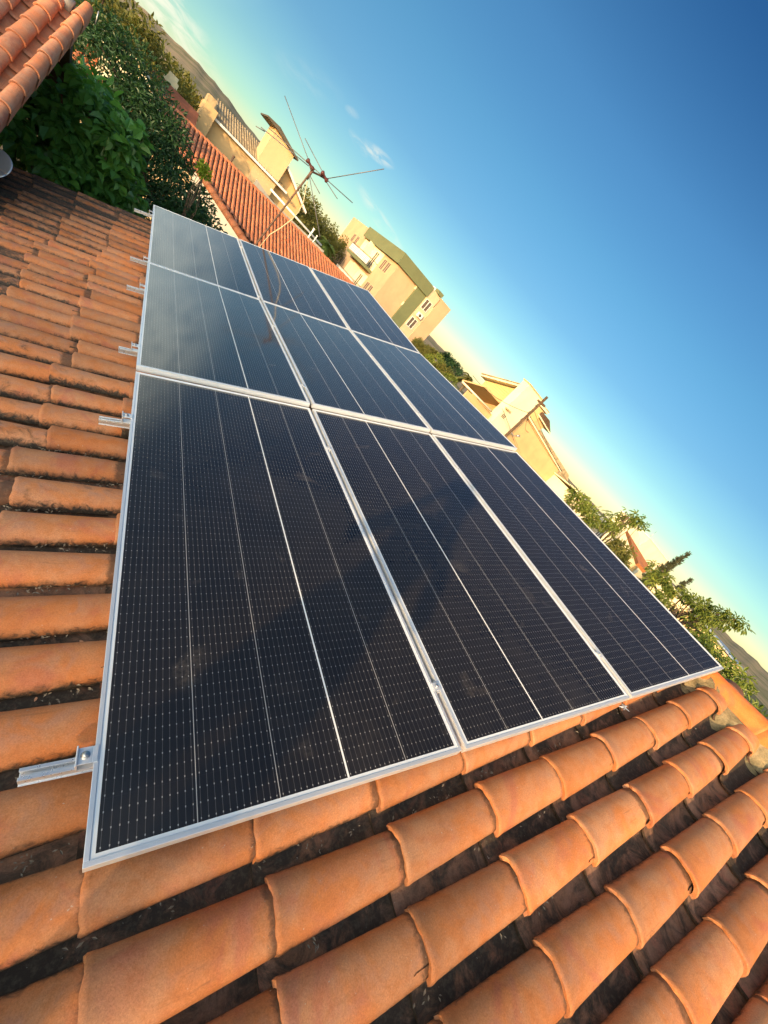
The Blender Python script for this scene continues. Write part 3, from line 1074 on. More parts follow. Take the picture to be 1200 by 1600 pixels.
# --- trees
def leaves(mb, centres, radii, n, size, droop=0.3, flat=0.5, aspect=0.42, seed=0, tintlo=0.0, fold=0.25):
    """n leaf-shaped faces grouped round clump centres (k,3) with radii (k,)"""
    rng = np.random.default_rng(seed)
    centres = np.asarray(centres, float)
    radii = np.asarray(radii, float)
    wgt = radii ** 2
    wgt /= wgt.sum()
    ci = rng.choice(len(centres), n, p=wgt)
    d = rng.normal(size=(n, 3))
    d /= np.linalg.norm(d, axis=1)[:, None]
    rr = radii[ci] * (rng.random(n) ** 0.45)
    pos = centres[ci] + d * rr[:, None] * np.array([1, 1, 0.75])
    ctint = rng.random(len(centres))
    # direction the leaf points: outward, sagging
    dr = d + rng.normal(size=(n, 3)) * 0.55
    dr[:, 2] -= droop
    dr /= np.linalg.norm(dr, axis=1)[:, None]
    up = np.tile((0.0, 0.0, 1.0), (n, 1)) + rng.normal(size=(n, 3)) * flat
    side = np.cross(dr, up)
    side /= np.linalg.norm(side, axis=1)[:, None] + 1e-9
    nn = np.cross(side, dr)
    L = size * rng.uniform(0.65, 1.25, n)
    Wd = L * aspect
    b0 = pos
    tip = pos + dr * L[:, None] - nn * (L * 0.12)[:, None]
    m1 = pos + dr * (L * 0.38)[:, None]
    l_ = m1 + side * (Wd * 0.5)[:, None] + nn * (Wd * fold)[:, None]
    r_ = m1 - side * (Wd * 0.5)[:, None] + nn * (Wd * fold)[:, None]
    m2 = pos + dr * (L * 0.72)[:, None]
    l2 = m2 + side * (Wd * 0.36)[:, None] + nn * (Wd * fold * 0.6)[:, None]
    r2 = m2 - side * (Wd * 0.36)[:, None] + nn * (Wd * fold * 0.6)[:, None]
    Vv = np.stack([b0, l_, l2, tip, r2, r_], 1).reshape(-1, 3)
    base = np.arange(n) * 6
    F = np.concatenate([np.stack([base, base + 1, base + 2, base + 3], 1), np.stack([base, base + 3, base + 4, base + 5], 1)], 0)
    ti = np.stack([np.clip(0.68 * ctint[ci] + 0.32 * rng.random(n) + tintlo, 0, 1), rng.random(n), rng.random(n)], 1)
    mb.add(Vv, F.tolist(), np.repeat(ti, 6, 0))


def crown_clumps(blobs, n, rmin, rmax, seed):
    rng = np.random.default_rng(seed)
    C, Rr = [], []
    for (x, y_, z_, rx, ry, rz, wt_) in blobs:
        k = max(2, int(n * wt_))
        for _ in range(k):
            dd = rng.normal(size=3)
            dd /= np.linalg.norm(dd)
            q = rng.random() ** 0.33
            q = 0.45 + 0.55 * q
            C.append((x + dd[0] * rx * q, y_ + dd[1] * ry * q, z_ + dd[2] * rz * q))
            Rr.append(rng.uniform(rmin, rmax))
    return C, Rr


def tree(name, label, cat, base, blobs, nclump, rmin, rmax, nleaf, lsize, mat, seed, trunk_r=0.12, group=None, droop=0.3, aspect=0.42, flat=0.5, limbs=12, part='crown'):
    root = thing(name, label, cat, base, 0, group)
    bx, by, bz = base
    rel = [(x - bx, y_ - by, z_ - bz, rx, ry, rz, wt_) for (x, y_, z_, rx, ry, rz, wt_) in blobs]
    C, Rr = crown_clumps(rel, nclump, rmin, rmax, seed)
    mb = MB()
    leaves(mb, C, Rr, nleaf, lsize, droop, flat, aspect, seed)
    mb.build(part, mat, root)
    tr = MB()
    b0 = rel[0]
    top = Vector((b0[0], b0[1], b0[2]))
    mid = top * 0.5 + Vector((0.06 * top.z, -0.04 * top.z, 0))
    tr.tube([(0, 0, -0.1), mid * 0.55, mid, top], [trunk_r * 1.25, trunk_r, trunk_r * 0.85, trunk_r * 0.4], 8)
    rng = random.Random(seed)
    idx = list(range(len(C)))
    rng.shuffle(idx)
    for i_ in idx[:limbs]:
        c = Vector(C[i_])
        s0 = mid.lerp(top, rng.uniform(0.0, 0.9))
        mm = s0.lerp(c, 0.5) + Vector((rng.uniform(-.1, .1), rng.uniform(-.1, .1), 0.12)) * (c - s0).length
        tr.tube([s0, mm, c], [trunk_r * 0.42, trunk_r * 0.25, trunk_r * 0.08], 5, cap=False)
    tr.build('trunk', M_BARK, root)
    return root


def pb(xr, zr, Y, rx, ry, rz, wt_=1.0):
    p = at(xr, zr, Y)
    return (p.x, p.y, p.z, rx, ry, rz, wt_)


def gr(xr, Y):
    p = at(xr, 0, Y)
    return (p.x, p.y, 0.0)


# broad-leaved tree close behind the far gable, dark fine-leaved tree behind it
tree('broadleaf_tree', 'glossy green tree with large round leaves close behind the far roof edge', 'tree', gr(-0.06, 9.6),
     [pb(-0.075, -0.15, 9.6, 0.65, 0.7, 0.75, 0.35), pb(-0.03, -0.155, 9.2, 0.55, 0.5, 0.60, 0.3), pb(-0.10, -0.20, 9.0, 0.6, 0.5, 0.5, 0.2), pb(0.0, -0.20, 9.3, 0.45, 0.5, 0.45, 0.15)],
     60, 0.16, 0.30, 3400, 0.17, M_LEAFBIG, 21, 0.10, aspect=0.72, droop=0.55, flat=0.35)
tree('fine_leaved_tree', 'dense dark green tree with small leaves between the corner roof and the array', 'tree', gr(0.03, 12.2),
     [pb(0.015, -0.098, 12.0, 0.80, 0.8, 0.72, 0.3), pb(0.088, -0.132, 11.0, 0.52, 0.5, 0.50, 0.2), pb(-0.050, -0.070, 12.6, 0.95, 0.9, 0.95, 0.3), pb(0.122, -0.158, 10.6, 0.44, 0.4, 0.38, 0.16),
      pb(-0.10, -0.12, 12.8, 1.3, 1.0, 1.2, 0.15), pb(0.0, -0.185, 11.5, 1.1, 0.9, 0.7, 0.2)],
     170, 0.20, 0.44, 26000, 0.095, M_LEAFDARK, 33, 0.14, droop=0.25, aspect=0.40)
tree('lime_shrub', 'bright yellow green leafy branch in front of the red tiled roof', 'shrub', gr(0.075, 11.3),
     [pb(0.098, -0.060, 9.9, 0.09, 0.10, 0.13, 1.0)], 8, 0.05, 0.09, 240, 0.075, M_LEAFLIME, 5, 0.03, limbs=6)

far_green = [(-0.085, 0.012, 30, 2.6, 2.2, 1.7), (-0.030, 0.006, 33, 2.6, 2.0, 1.6), (0.012, 0.004, 38, 2.4, 2.0, 1.5), (0.045, -0.002, 42, 2.0, 2.0, 1.3), (-0.11, 0.0, 26, 2.4, 2.0, 2.0)]
fg_lab = ['olive green tree tallest on the skyline behind the tiled roof corner', 'olive green tree behind the pale house seen through leaves', 'olive tree behind the end of the red roof ridge',
          'small olive tree left of the cream house', 'olive green tree nearest the corner roof peak']
for k, (xr, zr, Y, rx, ry, rz) in enumerate(far_green):
    tree('olive_tree', fg_lab[k], 'tree', gr(xr, Y), [pb(xr, zr - rz * 0.55 / Y, Y, rx, ry, rz, 1.0), pb(xr + 0.02, zr - 0.06, Y, rx * 0.9, ry, rz * 1.1, 0.7)],
         60, 0.35, 0.70, 5200, 0.26, M_LEAFOLIVE, 50 + k, 0.22, group='olive green trees on the left skyline', limbs=10)

mid_green = [(0.252, 0.018, 52, 2.5, 2.0, 2.1), (0.285, 0.014, 55, 2.4, 2.0, 2.2), (0.318, 0.012, 57, 2.4, 2.0, 2.2), (0.350, 0.013, 60, 2.4, 2.0, 2.0), (0.222, 0.004, 58, 2.6, 2.0, 1.8)]
mg_lab = ['dark olive tree directly right of the cream house gable', 'dark olive tree behind the antenna mast foot rods', 'dark olive tree behind the small palm',
          'dark olive tree touching the left side of the apartment building', 'dark olive tree peeping above the grey wall of the cream house']
for k, (xr, zr, Y, rx, ry, rz) in enumerate(mid_green):
    tree('olive_tree', mg_lab[k], 'tree', gr(xr, Y), [pb(xr, zr - rz * 0.5 / Y, Y, rx, ry, rz, 1.0), pb(xr, zr - 0.065, Y - 1, rx, ry, rz, 0.8)],
         60, 0.4, 0.8, 5200, 0.30, M_LEAFOLIVE, 70 + k, 0.25, group='olive trees between the cream house and the apartment building', limbs=8)


def palm(name, label, base, top, nf, fl, mat, seed, tr_r=0.13, group=None):
    root = thing(name, label, 'palm tree', base, 0, group)
    rng = random.Random(seed)
    h = top.z - base[2]
    t_ = MB()
    t_.tube([(0, 0, 0), (0.05, 0, h * 0.5), (0, 0, h)], [tr_r * 1.3, tr_r, tr_r * 0.9], 8)
    t_.build('trunk', M_BARK, root)
    for k in range(nf):
        a = 2 * pi * k / nf + rng.uniform(-0.2, 0.2)
        el_ = rng.uniform(-0.1, 1.2)
        L = fl * rng.uniform(0.8, 1.1)
        P_ = []
        for s_ in range(9):
            f = s_ / 8
            r = L * f * cos(el_ * (1 - f * 0.2))
            z_ = L * f * sin(el_) - L * 0.75 * f * f
            P_.append(Vector((r * cos(a), r * sin(a), h + z_)))
        fm = MB()
        fm.tube(P_, [0.025] * 4 + [0.015] * 4 + [0.008], 5)
        for s_ in range(1, 9):
            for q in range(4):
                f = s_ - 1 + q / 4
                i_ = int(f)
                p = P_[i_].lerp(P_[i_ + 1], f - i_)
                dd = (P_[i_ + 1] - P_[i_]).normalized()
                sd = dd.cross(Vector((0, 0, 1))).normalized()
                ll = fl * 0.34 * (1 - abs(f / 8 - 0.45))
                for sg in (-1, 1):
                    tip = p + (sd * sg * 0.8 + dd * 0.5 - Vector((0, 0, 0.35))).normalized() * ll
                    wv = dd * 0.03 * fl
                    fm.add([p - wv, p + wv, tip], [(0, 1, 2)], (rng.random(), rng.random(), 0))
        fm.build('frond', mat, root)
    return root


p = at(0.338, -0.006, 44)
palm('palm_tree', 'small yellow green palm rising over the right end of the red tiled roof', (p.x, p.y, 0), p, 13, 1.7, M_LEAFMANGO, 3)
p = at(0.905, 0.010, 40)
palm('palm_tree', 'palm crown behind the orange eave left of the yellow gable', (p.x, p.y, 0), p, 15, 2.0, M_LEAFOLIVE, 4)

# shrubs behind the ridge, from the apartment building towards the yellow house
hedge = [(0.690, -0.012, 26, 0.7, 0.7, 0.45, M_LEAFOLIVE), (0.725, -0.010, 25, 0.8, 0.7, 0.5, M_LEAFOLIVE), (0.765, -0.012, 24, 0.8, 0.7, 0.55, M_LEAFMANGO), (0.808, -0.018, 23, 0.8, 0.7, 0.55, M_LEAFOLIVE),
         (0.855, -0.026, 22, 0.8, 0.7, 0.55, M_LEAFMANGO), (0.830, 0.010, 48, 1.6, 1.4, 1.0, M_LEAFDARK), (0.79, 0.012, 60, 1.8, 1.4, 1.0, M_LEAFDARK)]
hl = ['olive bush at the foot of the apartment building', 'ochre green bush right of the apartment building', 'greener bush midway between apartment building and yellow house',
      'olive bush before the orange eave', 'bright bush touching the orange eave of the yellow house', 'dark green treetop just above the bushes, by the palm', 'small dark treetop on the skyline beside the apartment building']
for k, (xr, zr, Y, rx, ry, rz, mt) in enumerate(hedge):
    tree('garden_bush', hl[k], 'bush', gr(xr, Y), [pb(xr, zr - 0.4 * rz / Y, Y, rx, ry, rz, 1.0)], 34, 0.14 * Y / 24, 0.26 * Y / 24, 2600, 0.115 * Y / 24, mt, 90 + k, 0.07, group='bushes behind the ridge', limbs=8)

# --- neighbour's red tiled house across the gap
NBY = 25.0
nb = thing('red_tiled_house', 'neighbouring house with a long orange red barrel tile roof, partly in shadow', 'house', (0, CAM.y + NBY, 0))
zr_ = CAM.z - 0.60
NS = math.atan(0.30)
# local: u uphill = +Y, across = X
nb_M = Matrix.Translation((0, 0, zr_)) @ Matrix(((0, -1, 0, 0), (cos(NS), 0, -sin(NS), 0), (sin(NS), 0, cos(NS), 0), (0, 0, 0, 1)))
nx0, nx1 = -2.6, 15.0
tl = [(lambda u, q=-xx: q) for xx in np.arange(nx0, nx1, 0.188)]


def nb_eave(x):
    xc = x - CAM.x
    if xc < 2.3:
        return -3.6
    if xc < 4.6:
        return -3.6 - (xc - 2.3) * 0.80
    return -5.5


A = MB()
base_t, tuv_t = cover_tile(nth=8, nl=3, w0=0.145, w1=0.125)
cbt, cbu = cover_tile(L=0.47, w0=0.128, w1=0.158, h0=0.045, h1=0.050, drop=0.016, nth=5, nl=2, lip=0.0)
B = MB()
for xx in np.arange(nx0, nx1, 0.188):
    u = -0.36
    ev = nb_eave(xx)
    off = random.uniform(-0.02, 0.02)
    while u > ev:
        p = base_t.copy()
        p[:, :, 1] += -xx + random.uniform(-0.005, 0.005)
        p[:, :, 0] += u + off
        p[:, :, 2] += random.uniform(-0.005, 0.005)
        tint = (random.uniform(0.46, 0.64), random.uniform(0.1, 0.9), random.random())
        A.grid(p, tint, tuv_t, flip=True)
        er = end_ring(p, 0.013)
        A.grid(er, tint, np.tile((0.5, 0.3, 0), (3, er.shape[1], 1)), smooth=False, flip=True)
        q = cbt.copy()
        q[:, :, 2] = -q[:, :, 2] - 0.085 - 0.034 * (q[:, :, 0] / 0.47)
        q[:, :, 1] += -xx - 0.094
        q[:, :, 0] += u - 0.09
        B.grid(q, (0.45, random.random(), random.random()), cbu)
        u -= 0.39
ob = A.build('roof_cover_tiles', M_TILE_N, nb)
ob.matrix_local = nb_M
ob = B.build('roof_channel_tiles', M_CHAN, nb)
ob.matrix_local = nb_M
# ridge cap
rc = MB()
x = nx0 - 0.1
while x < nx1:
    p = cap.copy()
    q = np.empty_like(p)
    q[:, :, 0] = x + p[:, :, 0]
    q[:, :, 1] = 0.05 + p[:, :, 1] * 0.9
    q[:, :, 2] = zr_ + 0.045 + p[:, :, 2] + random.uniform(-0.006, 0.006)
    rc.grid(q, (random.uniform(0.48, 0.6), 0.1, random.random()), ctv, flip=True)
    x += 0.385
rc.build('ridge_caps', M_TILE_N, nb)
# back slope and verge
bs = MB()
bs.prism([(0.0, zr_ - 0.16), (0.0, zr_ - 0.04), (5.6, zr_ - 0.04 - 5.6 * 0.3), (5.6, zr_ - 0.16 - 5.6 * 0.3)], nx0, nx1, axis='x')
bs.build('back_slope', M_BRICKRED, nb)
wn = MB()
ez = zr_ - 0.30 - 5.2 * 0.3
wn.prism([(-5.1, 0), (5.1, 0), (5.1, ez + 0.05), (0, zr_ - 0.32), (-5.1, ez + 0.05)], nx1 - 0.5, nx1 - 0.3, axis='x')
wn.box(4.9, nx1 - 0.5, -5.1, -4.95, 0, ez)
wn.box(nx0 + 0.3, 2.2, -3.3, -3.15, 0, zr_ - 0.30 - 3.3 * 0.3)
wn.box(nx0 + 0.3, nx1 - 0.5, 4.95, 5.1, 0, ez)
wn.prism([(-3.2, 0), (5.1, 0), (5.1, ez + 0.05), (0, zr_ - 0.32), (-3.2, zr_ - 0.32 - 3.2 * 0.3)], nx0 + 0.3, nx0 + 0.45, axis='x')
wn.build('wall', M_WALL, nb)
# the low wall with its coping that cuts across the eave
cw = thing('boundary_wall', 'grey rendered wall with a coping of old brown tiles below the red roof', 'wall', at(0.15, 0, 21) - Vector((0, 0, CAM.z)))
ca, cb2 = at(0.092, -0.072, 21.6), at(0.250, -0.125, 18.0)
pts_w = []
cwm = MB()
dirw = (cb2 - ca)
nrm = Vector((-dirw.y, dirw.x, 0)).normalized() * -1
L0 = cw.location
for s0, s1, dn in [(0.0, 1.0, 0)]:
    a0, a1 = ca - L0, cb2 - L0
    q = nrm * 0.16
    vs = [Vector((a0.x, a0.y, 0)), Vector((a1.x, a1.y, 0)), a1, a0]
    vv = [v_ for v_ in vs] + [v_ + q for v_ in vs]
    cwm.add([tuple(v_) for v_ in vv], [(0, 1, 2, 3), (7, 6, 5, 4), (0, 4, 5, 1), (1, 5, 6, 2), (2, 6, 7, 3), (3, 7, 4, 0)])
cwm.build('wall', M_GREY, cw)
cc = MB()
n_ = 11
for k in range(n_):
    f0, f1 = k / n_, (k + 1.12) / n_
    p0 = (ca - L0).lerp(cb2 - L0, f0) + nrm * 0.08 + Vector((0, 0, -0.01))
    p1 = (ca - L0).lerp(cb2 - L0, min(1.02, f1)) + nrm * 0.08 + Vector((0, 0, 0.015))
    cc.tube([p0, p1], [0.13, 0.15], 10, tint=(random.uniform(0.3, 0.5), 0.6, random.random()))
cc.build('coping_tiles', M_TILE_N, cw)


# ------------------------------------------------------------------ helpers for houses built from boxes, in a local frame anchored at plan origin
def win(parent, x0, x1, z0, z1, y, face='y', leaves_=2, frame=M_WHITE, pane=M_SHUT, depth=0.06, sgn=-1):
    """a window on a wall plane; face y: plane at y facing sgn*y; face x: plane at x=y"""
    t_ = 0.05 * max(0.6, min(1.5, (z1 - z0)))
    def bx(mb, a0, a1, c0, c1, d0, d1):
        d0, d1 = sorted((y + sgn * d0, y + sgn * d1))
        if face == 'y':
            mb.box(a0, a1, d0, d1, c0, c1)
        else:
            mb.box(d0, d1, a0, a1, c0, c1)
    f = MB()
    bx(f, x0 - t_, x1 + t_, z0 - t_, z0, -0.02, depth)
    bx(f, x0 - t_, x1 + t_, z1, z1 + t_, -0.02, depth)
    bx(f, x0 - t_, x0, z0, z1, -0.02, depth)
    bx(f, x1, x1 + t_, z0, z1, -0.02, depth)
    for k in range(1, leaves_):
        xm = x0 + (x1 - x0) * k / leaves_
        bx(f, xm - t_ * 0.7, xm + t_ * 0.7, z0, z1, -0.02, depth)
    fo = f.build('window', frame, parent)
    pn = MB()
    bx(pn, x0 + 0.001, x1 - 0.001, z0 + 0.001, z1 - 0.001, -0.015, depth * 0.35)
    pn.build('pane', pane, fo)
    return fo


# --- corner roof (top left of the photo): a higher roof with its verge towards us
cr_h = thing('corner_house', 'house corner with large orange barrel tiles and pink shaded verge, top left', 'house', at(-0.30, 0, 6.0) - Vector((0, 0, CAM.z)))
CS = math.atan(0.44)
vx = -0.83                                       # verge line, plan offset from the camera
LO = cr_h.location
ry0, rz0 = 5.05, -1.3 - 0.44 * (5.84 - 5.05)
c_M = Matrix.Translation(Vector((CAM.x + vx, CAM.y + ry0, CAM.z + rz0)) - LO) @ Matrix(((0, -1, 0, 0), (cos(CS), 0, -sin(CS), 0), (sin(CS), 0, cos(CS), 0), (0, 0, 0, 1)))
A, B = MB(), MB()
bt_, bu_ = cover_tile(nth=14, nl=6, w0=0.158, w1=0.132, lip=0.005)
LR = 8.42 - ry0
for row in range(14):
    xx = -0.07 - 0.222 * row
    u = 0.0
    while u < LR / cos(CS) - 0.2:
        p = warp(bt_, 0.0015)
        if row == 0:
            p[:, :, 1] *= 0.80
        p[:, :, 1] += -xx
        p[:, :, 0] += u + random.uniform(-0.01, 0.01)
        zz = 0.045 if row == 0 else 0.0
        p[:, :, 2] += zz
        tint = (random.uniform(0.52, 0.62), random.uniform(0.1, 0.4), random.random())
        A.grid(p, tint, bu_, flip=True)
        er = end_ring(p, 0.013)
        A.grid(er, tint, np.tile((0.5, 0.3, 0), (3, er.shape[1], 1)), smooth=False, flip=True)
        if row == 0:      # hanging skirt of the verge tiles
            edge = p[:, 0].copy()
            drop_ = edge.copy()
            drop_[:, 2] -= 0.13
            drop_[:, 1] += 0.004 * np.sign(drop_[:, 1])
            A.grid(np.stack([edge, drop_], 0), tint, np.tile((0.5, 0.3, 0), (2, edge.shape[0], 1)), smooth=False)
        q = cbt.copy()
        q[:, :, 2] = -q[:, :, 2] - 0.085 - 0.034 * (q[:, :, 0] / 0.47)
        q[:, :, 1] += -xx + 0.111
        q[:, :, 0] += u - 0.06
        B.grid(q, (0.5, 0.25 * random.random(), random.random()), cbu)
        u += 0.385
ob = A.build('roof_cover_tiles', M_TILE_C, cr_h)
ob.matrix_local = c_M
ob = B.build('roof_channel_tiles', M_TILE_C, cr_h)
ob.matrix_local = c_M
zr2 = CAM.z + rz0 + 0.44 * LR
mm_ = MB()
for k in range(24):
    mm_.tube([Vector((CAM.x + vx - 0.16 - 0.13 * k, CAM.y + ry0 + LR + 0.02, zr2 - 0.06 + random.uniform(-.01, .01))) - LO, Vector((CAM.x + vx - 0.30 - 0.13 * k, CAM.y + ry0 + LR + 0.02, zr2 - 0.05)) - LO], [0.085, 0.085], 8)
mm_.build('ridge_mortar', M_GREY, cr_h)
bb_ = MB()
bb_.prism([(ry0 - 0.05, rz0 - 0.20), (ry0 + LR + 0.1, rz0 + 0.44 * LR - 0.20), (2 * (ry0 + LR) - ry0 + 0.05, rz0 - 0.20), (2 * (ry0 + LR) - ry0 + 0.05, rz0 - 0.26), (ry0 + LR, rz0 + 0.44 * LR - 0.26), (ry0 - 0.05, rz0 - 0.26)],
          vx - 3.2, vx - 0.10, axis='x', M=Matrix.Translation(Vector(CAM) - LO))
bb_.build('roof_boarding', M_WOOD, cr_h)
wc = MB()
zb = rz0 - 0.30
wc.prism([(ry0 + 0.5, -CAM.z), (2 * (ry0 + LR) - ry0 - 0.5, -CAM.z), (2 * (ry0 + LR) - ry0 - 0.5, zb + 0.22), (ry0 + LR, zb + 0.44 * LR), (ry0 + 0.5, zb + 0.22)], vx - 1.25, vx - 1.10, axis='x', M=Matrix.Translation(Vector(CAM) - LO))
wc.build('wall', M_WALL, cr_h)
wr = MB()
wr.tube([at(-0.092, -0.020, 8.5) - LO, at(-0.0935, -0.004, 8.5) - LO], 0.006, 5)
wr.build('wire_stub', M_STEEL, cr_h)

# --- cream house with the brown corrugated roof and the box tower
CY = 34.0
ch = thing('cream_house', 'cream rendered house with brown corrugated roof and a square tower with slanted top', 'house', at(0.16, 0, CY) - Vector((0, 0, CAM.z)))
LO = ch.location.copy()


def cbox(mb, xr0, xr1, zr0, zr1, y0, y1, Y=CY):
    a = at(xr0, zr0, Y) - LO
    b_ = at(xr1, zr1, Y) - LO
    mb.box(a.x, b_.x, y0, y1, a.z, b_.z)


H0 = -CAM.z / CY
m_ = MB()
cbox(m_, 0.060, 0.200, H0, 0.0070, 0.0, 5.0)
cbox(m_, 0.054, 0.0745, H0, 0.0180, -0.55, 5.2)      # raised end parapet
m_.build('wall', M_WALLO, ch)
m_ = MB()     # white fascia / gutter
cbox(m_, 0.0755, 0.222, 0.0062, 0.0098, -0.30, -0.05)
m_.build('fascia', M_WHITE, ch)
# corrugated roof sloping up away from us
a = at(0.0750, 0.0100, CY) - LO
b_ = at(0.2150, 0.0100, CY) - LO
nc = 260
xs = np.linspace(a.x, b_.x, nc)
P = np.zeros((nc, 2, 3))
for i_, x_ in enumerate(xs):
    wv = 0.020 * sin((x_ - a.x) * 2 * pi / 0.177)
    P[i_, 0] = (x_, -0.20, a.z + wv)
    P[i_, 1] = (x_, 4.6, a.z + 0.95 + wv)
m_ = MB()
m_.grid(P, smooth=False, flip=True)
m_.box(a.x, b_.x, -0.15, 4.6, a.z - 0.16, a.z - 0.08)
m_.build('roof', M_FIBRE, ch)
m_ = MB()      # small roof piece on the far left behind the parapet
cbox(m_, 0.0560, 0.0700, 0.0185, 0.030, 1.0, 3.0)
m_.build('rear_block', M_FIBRE, ch)
m_ = MB()      # tower
a, b_ = at(0.156, 0.0, CY) - LO, at(0.2015, 0.0, CY) - LO
top_l, top_r = CAM.z + 0.0700 * CY, CAM.z + 0.0610 * CY
m_.prism([(a.x, 4.0), (b_.x, 4.0), (b_.x, top_r), (a.x, top_l)], -0.02, 2.3, axis='y')
m_.build('tower', M_WALL, ch)
m_ = MB()
m_.prism([(a.x - 0.70, top_l + 0.06), (a.x, top_l + 0.002), (b_.x + 0.25, top_r - 0.02), (b_.x + 0.25, top_r + 0.07), (a.x + 0.1, top_l + 0.22), (a.x - 0.70, top_l + 0.14)], -0.35, 2.6, axis='y')
m_.build('tower_roof', M_TRIM, ch)
m_ = MB()      # gabled wing on the right
g0, g1 = at(0.2015, 0, CY) - LO, at(0.262, 0, CY) - LO
m_.prism([(g0.x + 0.001, 0), (g1.x, 0), (g1.x, CAM.z + 0.010 * CY), (g0.x + 0.001, CAM.z + 0.040 * CY)], 0.6, 5.0, axis='y')
m_.build('wing', M_WALLO, ch)
m_ = MB()
m_.prism([(g0.x + 0.0, CAM.z + 0.0405 * CY), (g1.x + 0.35, CAM.z + 0.0065 * CY), (g1.x + 0.35, CAM.z + 0.0105 * CY), (g0.x + 0.0, CAM.z + 0.0445 * CY)], 0.1, 5.3, axis='y')
m_.build('wing_roof', M_WHITE, ch)
m_ = MB()      # low front wall, roof shade put into its grey colour, and the long white beam
a, b_ = at(0.165, 0, CY) - LO, at(0.330, 0, CY) - LO
m_.prism([(a.x, 0), (b_.x, 0), (b_.x, CAM.z - 0.018 * CY), (a.x + 1.2, CAM.z - 0.020 * CY), (a.x, CAM.z - 0.012 * CY)], -1.2, -1.0, axis='y')
m_.build('yard_wall', M_GREY, ch)
m_ = MB()
m_.tube([at(0.190, -0.0075, CY) - LO + Vector((0, -1.3, 0)), at(0.318, -0.0140, CY) - LO + Vector((0, -1.3, 0))], 0.07, 6)
m_.build('beam', M_WHITE, ch)
m_ = MB()
cbox(m_, 0.196, 0.212, -0.030, -0.018, -0.18, -0.02)
m_.build('window', M_TRIM, ch)
m_ = MB()
cbox(m_, 0.212, 0.262, -0.034, -0.026, -0.9, -0.1)
m_.build('canopy', M_WALLW, ch)

# posts and rods standing by it
for k, (x_, z0_, z1_, lab) in enumerate([(0.3005, -0.030, -0.001, 'thick pale pipe standing behind the red ridge, left of the palm'), (0.3130, -0.030, -0.0065, 'thin pale pipe standing behind the red ridge beside the palm'),
                                         (0.1235, -0.028, -0.012, 'short rusty vent pipe above the red ridge before the cream wall')]):
    p0, p1 = at(x_, z0_, 27.5), at(x_, z1_, 27.5)
    m_ = MB()
    r_ = (0.055, 0.035, 0.05)[k]
    m_.tube([(0, 0, 0), (0, 0, p1.z - 0.06), (0, 0, p1.z)], [r_, r_, r_ * 0.9], 8)
    m_.tube([(0, 0, p1.z - 0.05), (0, 0, p1.z + 0.01)], r_ * 1.35, 8)
    o = m_.build('vent_pipe', M_WHITE if k < 2 else M_RUST, None, loc=(p0.x, p0.y, 0))
    tag(o, lab, 'pipe')

# --- house behind the red ridge at far left
fh = thing('far_red_house', 'small house with red roof and pale end wall behind the red ridge end', 'house', at(0.02, 0, 31) - Vector((0, 0, CAM.z)))
LO = fh.location.copy()
m_ = MB()
a, b_ = at(0.000, 0, 31) - LO, at(0.066, 0, 31) - LO
zt = CAM.z - 0.024 * 31
m_.prism([(-1.5, 0), (1.5, 0), (1.5, zt), (-1.5, zt)], a.x - 2, b_.x, axis='x')
m_.build('wall', M_WALLW, fh)
m_ = MB()
m_.prism([(-1.9, zt - 0.10), (0.2, zt + 0.50), (2.2, zt - 0.10), (2.2, zt - 0.02), (0.2, zt + 0.60), (-1.9, zt - 0.02)], a.x - 2.2, b_.x - 0.35, axis='x')
m_.build('roof', M_BRICKRED, fh)
m_ = MB()
p = at(0.006, -0.004, 33) - LO
m_.box(p.x - 0.35, p.x + 0.35, p.y - 0.3, p.y + 0.3, 0, p.z + 0.25)
m_.box(p.x - 0.22, p.x + 0.25, p.y - 0.2, p.y + 0.2, p.z + 0.25, p.z + 0.45)
m_.build('chimney', M_WALLW, fh)
ph = thing('pale_house', 'white house glimpsed in bright sun through the leaves of the dark tree', 'house', at(-0.035, 0, 22) - Vector((0, 0, CAM.z)))
LO = ph.location.copy()
m_ = MB()
a, b_ = at(-0.075, 0, 22) - LO, at(0.005, 0, 22) - LO
m_.prism([(a.x, 0), (b_.x, 0), (b_.x, CAM.z - 0.052 * 22), (0.5 * (a.x + b_.x), CAM.z - 0.015 * 22), (a.x, CAM.z - 0.030 * 22)], 0, 3, axis='y')
m_.build('wall', M_WALLW, ph)
m_ = MB()
m_.prism([(a.x - 0.3, CAM.z - 0.034 * 22), (0.5 * (a.x + b_.x), CAM.z - 0.0145 * 22), (b_.x + 0.3, CAM.z - 0.058 * 22), (b_.x + 0.3, CAM.z - 0.053 * 22), (0.5 * (a.x + b_.x), CAM.z - 0.009 * 22), (a.x - 0.3, CAM.z - 0.029 * 22)], -0.2, 3.2, axis='y')
m_.build('roof', M_WALLW, ph)
win(ph, a.x + 0.5, a.x + 1.1, CAM.z - 0.075 * 22, CAM.z - 0.05 * 22, 0.0, pane=M_GLASS)

# --- apartment building
ap = thing('apartment_building', 'beige apartment block with olive green parapet band, balconies and shuttered windows', 'building', (CAM.x + 22.2, CAM.y + 44.8, 0))
AX, AYY = 22.2, 44.8


def az_(zrel):       # height relative to the camera -> local z
    return CAM.z + zrel


